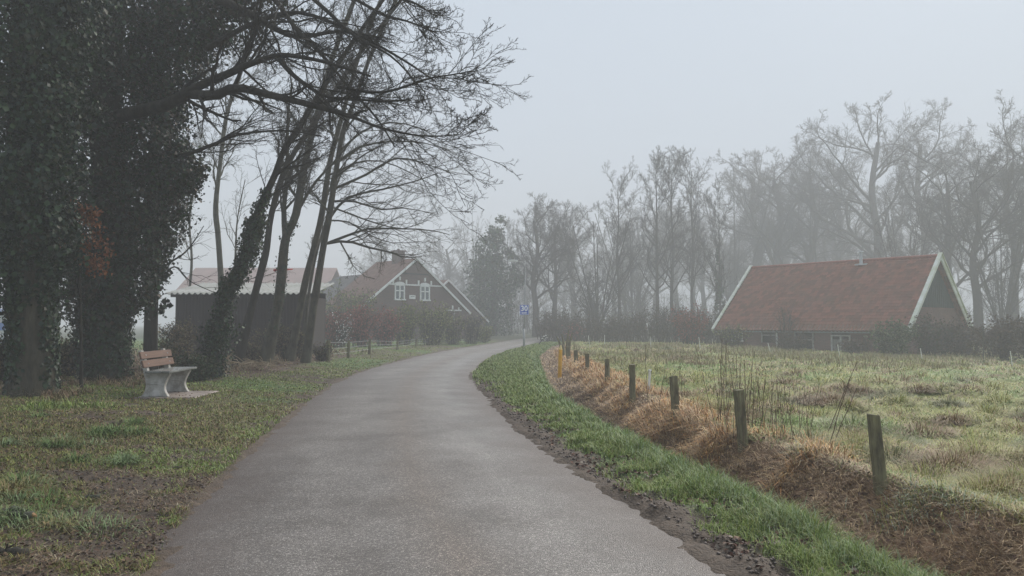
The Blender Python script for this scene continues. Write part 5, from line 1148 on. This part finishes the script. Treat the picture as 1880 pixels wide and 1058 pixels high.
ivy_tree('ivy_clad_tree', 'broad ivy-clad tree behind the bench, throwing the long mossy bough over the road', (192, 697), 16.6, [(195, 560, 16.6), (205, 400, 16.5), (195, 220, 16.3), (200, 60, 16.3), (210, -80, 16.3)], .42, .25,
    [(190, 650, 16.6, .50, .60, 3800), (185, 590, 16.6, .56, .6, 3800), (215, 530, 16.6, .78, .7, 4200), (160, 500, 16.7, .8, .8, 3600), (245, 450, 16.6, .78, .8, 4200), (190, 400, 16.6, 1.1, 1.0, 5200), (275, 370, 16.6, .95, .9, 5000), (325, 318, 16.5, .62, .55, 3200), (180, 290, 16.6, 1.3, 1.1, 6000), (280, 270, 16.6, .85, .9, 4600), (200, 170, 16.6, 1.3, 1.2, 6500), (295, 185, 16.7, .62, .8, 3200), (300, 110, 16.6, 1.0, .9, 5200), (200, 50, 16.6, 1.4, 1.2, 6500), (330, 40, 16.6, 1.2, .9, 6000), (420, 45, 16.6, .85, .55, 3000), (300, -50, 16.6, 1.6, 1, 5500), (450, -20, 16.6, 1.1, .6, 2800)], 42,
    col=np.concatenate([IVC, IVB]), column=(0, .3, .52, 4500),
    limbs=[([(200, 218, 16.2), (255, 205, 15.4), (312, 190, 14.8), (345, 172, 14.5), (392, 177, 14.1), (430, 161, 13.8), (480, 171, 13.3), (548, 187, 12.8), (605, 202, 12.3), (650, 216, 12.0)], .16, .035),
           ([(338, 175, 14.5), (372, 155, 14.3), (425, 133, 14), (460, 117, 13.7), (509, 102, 13.3), (545, 104, 13), (600, 115, 12.6), (680, 140, 12.2)], .10, .02),
           ([(509, 105, 13.3), (535, 135, 13.1), (568, 160, 12.8), (600, 178, 12.6), (634, 181, 12.3), (700, 186, 12), (745, 184, 11.8)], .05, .014),
           ([(620, 160, 12.4), (700, 170, 12), (785, 145, 11.5), (825, 138, 11.2), (862, 132, 11)], .03, .006),
           ([(650, 216, 12), (700, 235, 11.8), (760, 248, 11.5), (810, 250, 11.3), (850, 246, 11)], .028, .006),
           ([(400, 0, 15), (440, 15, 14.6), (498, 49, 14.2), (547, 68, 13.8), (622, 58, 13.4), (700, 70, 13)], .09, .02),
           ([(440, -60, 14.5), (500, -5, 14), (545, 55, 13.5), (595, 105, 13), (640, 160, 12.6), (690, 215, 12.3), (725, 270, 12)], .06, .01),
           ([(380, 90, 15.5), (430, 60, 15), (500, 30, 14.5), (560, 25, 14), (650, 60, 13.2), (740, 110, 12.6), (800, 150, 12)], .07, .012),
           ([(520, -50, 14), (600, 20, 13.4), (650, 65, 13), (720, 105, 12.5), (780, 170, 12)], .05, .01),
           ([(560, -60, 13.5), (640, -20, 13), (720, -5, 12.5), (760, 5, 12), (800, 30, 11.7)], .05, .008),
           ([(480, -40, 14), (600, -25, 13.4), (700, 25, 13), (750, 40, 12.4), (800, 60, 11.8)], .05, .008),
           ([(300, 292, 16.4), (345, 283, 16.1), (400, 262, 15.8), (440, 247, 15.6), (520, 240, 15.2), (590, 250, 14.8)], .06, .012),
           ([(430, 160, 14), (442, 130, 13.9), (450, 95, 13.8), (470, 50, 13.7), (480, 0, 13.5)], .04, .02)])
ivy_tree('ivy_clad_tree', 'thin dark trunk with ivy top right behind the bench', (277, 655), 20, [(278, 560, 20), (283, 450, 20), (285, 300, 20), (290, 150, 20), (300, 0, 20)], .17, .12,
    [(290, 470, 20, .45, .7, 1500), (298, 560, 20, .28, .25, 300), (300, 400, 20, .6, .8, 2000), (150, 560, 20, .7, .7, 1800), (120, 470, 20, 1.0, 1, 2600), (110, 370, 20, 1.2, 1.2, 3000), (115, 250, 20, 1.4, 1.3, 3400), (130, 120, 20, 1.5, 1.3, 3600), (160, 0, 20, 1.6, 1.3, 3000), (380, 20, 19, 1.0, .6, 1500)], 43, col=IVC,
    limbs=[([(291, 498, 20), (312, 482, 19.9), (337, 466, 19.8), (355, 445, 19.7), (374, 415, 19.6)], .035, .01), ([(290, 520, 20), (320, 490, 20), (350, 517, 20), (400, 540, 20)], .03, .008)],
    spec=[dict(n=5, t0=.3, t1=1, ang=.6, absL=1.0, lr=0, rr=.5, npts=6, wig=.2, up=.0, rmin=.006), dict(n=4, t0=.2, t1=1, ang=.6, lr=.5, rr=.6, npts=4, wig=.2, rmin=.004)])
# beech sapling with retained russet leaves between the big trunks
def beech():
    O = at(150, 700, 14.6); O[2] = hz(O[0], 14.6); rg = np.random.default_rng(8); root = thing('beech_sapling', 'beech sapling with russet leaves between the two big ivy trunks', 'tree', tuple(O))
    P = catmull([O - [0, 0, .1], at(148, 600, 14.5), at(145, 500, 14.3), at(140, 440, 14.2), at(140, 400, 14.2)], 14)[None]; R = np.linspace(.035, .012, 14)[None]; branch_obj('trunk', [(P, R, 8)], BARK_D, root, O, True)
    tg = [((138, 410), (150, 400), (175, 412)), ((140, 430), (165, 440), (195, 470)), ((142, 450), (165, 470), (190, 488)), ((138, 425), (115, 440), (105, 462)), ((140, 395), (150, 385), (170, 392)), ((142, 470), (150, 478), (165, 482))]
    Pb = np.array([catmull([at(a[0], a[1], 14.2), at(b[0], b[1], 14.0), at(c[0], c[1], 13.9)], 8) for a, b, c in tg]); Rb = np.linspace(.012, .004, 8)[None] * np.ones((len(tg), 1))
    out = tree_levels(rg, Pb, Rb, [dict(n=7, t0=.1, t1=1, ang=.7, lr=.45, rr=.6, npts=5, wig=.2, up=-.02, rmin=.0025)]); branch_obj('branches', [(o[0], o[1], 4) for o in out], BARK_D, root, O)
    tips = np.concatenate([o[0][:, 1:].reshape(-1, 3) for o in out]); n = 900; j = rg.integers(0, len(tips), n); Pp = tips[j] + rg.normal(0, .05, (n, 3))
    v, f = kites(Pp, rg.normal(0, 1, (n, 3)), rg.normal(0, .6, (n, 3)) - [0, 0, .6], .065 * (.6 + .8 * rg.random(n))); cc = np.array([(.20, .075, .035), (.15, .06, .03), (.25, .11, .05)])[rg.integers(0, 3, n)]
    npmesh('leaves', local(v, O), [f], LEAF, root, col=np.repeat(cc, 4, 0))
beech()
# shrubs under the trees
def low(px, yb, d, wpx, hpx, label, cols, n, seed, ls=.06, stems=22): return shrub(px, yb, d, wpx, hpx, label, cols, n, ls, bark=BARK_D, seed=seed, stems=stems, name='bramble', cat='bramble', twist=.25)
TW = [(.13, .10, .055), (.10, .08, .05), (.16, .12, .06), (.08, .09, .04)]
low(335, 668, 25, 110, 70, 'tangled brown bramble in front of the shed left half', TW, 3000, 51)
low(300, 675, 21, 70, 50, 'bramble behind the bench back', TW + [(.05, .08, .04)], 1800, 52)
low(355, 690, 17.4, 70, 38, 'dark ivy and bramble clump at the foot of the ivy-wrapped leaning tree', [(.035, .06, .03), (.06, .06, .035), (.05, .075, .035)], 2600, 53)
low(455, 662, 24.5, 60, 34, 'bramble between the first two bare leaning trees', TW, 1200, 54)
low(530, 655, 26.5, 70, 62, 'twiggy brown bramble against the shed right half', TW, 1400, 55)
low(470, 640, 28.5, 90, 50, 'low twiggy growth against the shed wall middle', TW, 1200, 56)
low(5, 720, 15.2, 80, 90, 'bare brown bramble at the left edge beside the nearest ivy trunk', TW, 900, 57)
low(120, 700, 17.5, 80, 70, 'dry bramble between the two big ivy trunks', TW, 1600, 58)
low(590, 652, 27.5, 40, 30, 'low brown weeds at the shed corner post', TW, 700, 59)
# twig heap
b = at(465, 672, 21.5); n = 70; rg = np.random.default_rng(3); P = np.zeros((n, 5, 3)); z0 = hz(b[0], b[1]); c = np.stack([b[0] + rg.normal(0, .45, n), b[1] + rg.normal(0, .3, n), z0 + .04 + .16 * rg.random(n)], 1); dv = unit(np.stack([rg.normal(0, 1, n), rg.normal(0, .6, n), rg.normal(0, .18, n)], 1)); L = .4 + .5 * rg.random(n)
for j in range(5): P[:, j] = c + dv * (L * (j / 4 - .5))[:, None] + np.array([0, 0, 1]) * (.05 * np.sin(j * .8)) + rg.normal(0, .015, (n, 3))
v, f = tube_arrays(P, np.linspace(.012, .006, 5)[None] * np.ones((n, 1)), 5); o = npmesh('brushwood_heap', v, [f], M('pale_twig', (.30, .24, .16), .8, .2), smooth=True); tag(o, 'heap of pale cut twigs on the leaf litter below the leaning trees', 'brushwood')

# ---------------------------------------------------------------- tall bare stems in the meadow
def stems(pts, label, seed, d, hpx, lean, rad=.0028, side=3):
    rg = np.random.default_rng(seed); p0 = at(pts[0], 780, d); O = np.array([p0[0], d, hz(p0[0], d)]); root = thing('dead_willowherb', label, 'stems', tuple(O), 0, 'tall bare stems behind the posts'); n = len(pts); P = np.zeros((n, 8, 3))
    for i, px in enumerate(pts):
        dd = d + rg.uniform(-.9, 1.3); b = at(px, 700, dd); x0 = b[0]; zg = hz(x0, dd); h = (hpx * (.62 + .45 * rg.random())) / F * dd; l = rg.normal(lean, .10)
        for j in range(8): f = j / 7; P[i, j] = (x0 + l * h * f + .006 * sin(j + i), dd + rg.normal(0, .004), zg - .03 + h * f)
    R = np.linspace(rad * 1.3, rad * .6, 8)[None] * np.ones((n, 1)); Q, RQ = spawn(rg, P, R, side, .45, 1, .35, .16, .7, npts=3, wig=.1, up=.2, rmin=.0018)
    v, f = multi_tubes([(P, R, 5), (Q, RQ, 3)]); npmesh('stalks', v - O, f, M('stem_brown', (.12, .085, .055), .8, .2), root)
rg0 = np.random.default_rng(77)
stems(list(np.sort(rg0.uniform(1310, 1372, 26))), 'tight clump of tall bare stems just behind the second nearest post', 1, 9.9, 160, .03)
stems(list(np.sort(rg0.uniform(1368, 1430, 26))), 'clump of tall bare stems right of the second nearest post', 2, 9.9, 125, .05)
stems(list(np.sort(rg0.uniform(1425, 1488, 14))), 'thinner spray of bare stems at the right end of the stem row', 3, 9.6, 120, .08)
stems([1512, 1516, 1524], 'two long dark stems leaning right alone in the meadow', 4, 8.8, 165, .28, .005, 6)
stems([1188, 1206, 1245, 1253], 'few lone thin stems near the third nearest post', 5, 13.2, 110, .0, .004)

# ---------------------------------------------------------------- bits lying on the left verge
def log_(px, py, L, r_, az, label, tip=None, seed=0, mat=BARK):
    dd = None
    for d in np.linspace(3.5, 14, 400):
        p = at(px, py, d)
        if p[2] < hz(p[0], d): dd = d; break
    p = at(px, py, dd); O = np.array([p[0], dd, hz(p[0], dd)]); rg = np.random.default_rng(seed); root = thing('fallen_branch', label, 'branch', tuple(O), az)
    P = np.zeros((1, 8, 3)); P[0, :, 0] = np.linspace(-L / 2, L / 2, 8); P[0, :, 1] = rg.normal(0, r_ * .5, 8); P[0, :, 2] = r_ * .8 + rg.normal(0, r_ * .2, 8); R = (r_ * (1 + .25 * rg.normal(0, 1, 8)))[None]; R[0, 0] *= .5
    v, f = tube_arrays(P, R, 10); k = len(v); f2 = [f, np.array([list(range(k - 10, k))])]; npmesh('wood', v, [f, np.array([list(range(k - 10, k))])], mat, root, smooth=True)
    Q, RQ = spawn(rg, P, R, 4, .2, .9, .9, .25, .4, npts=4, wig=.2, up=.05, rmin=.004); npmesh('twigs', *[(a, [b_]) for a, b_ in [tube_arrays(Q, RQ, 5)]][0], mat, root)
    if tip: t = MB(); t.tube([(L / 2 - .005, P[0, -1, 1], P[0, -1, 2]), (L / 2 + .03, P[0, -1, 1], P[0, -1, 2] - .01)], [R[0, -1] * .6, R[0, -1] * .35], 8); t.build('broken_end', M('fresh_wood', (.42, .24, .12), .7), root)
log_(30, 950, .30, .022, -.25, 'mossy fallen branch with orange broken end at the left edge', True, 1, BARK_P)
log_(8, 944, .30, .028, .1, 'second mossy branch lying behind the broken one at the left edge', None, 5, BARK_P)
log_(158, 916, .22, .016, .15, 'short lichen-grey stick in the grass', None, 2, BARK_P)
log_(12, 1022, .26, .03, .2, 'dark wet piece of bark in the bottom left corner', None, 3, BARK_D)
log_(310, 862, .25, .012, .5, 'small brown clod-like twig in the wheel rut beside the road', None, 4, BARK)

# ---------------------------------------------------------------- fog: one closed even volume round the place
hb = MB(); hb.box((0, 200, 22.5), (504, 490, 50.0)); hz_o = hb.build('haze', None)
hm = bpy.data.materials.new('haze'); hm.use_nodes = True; t = hm.node_tree; t.nodes.clear(); mo = t.nodes.new('ShaderNodeOutputMaterial'); pv = t.nodes.new('ShaderNodeVolumePrincipled')
pv.inputs['Color'].default_value = (.765, .785, .81, 1); pv.inputs['Density'].default_value = HAZE; pv.inputs['Anisotropy'].default_value = .05; t.links.new(pv.outputs[0], mo.inputs['Volume'])
hz_o.data.materials.append(hm); tag(hz_o, 'pale winter fog filling the whole place', 'fog', kind='stuff')
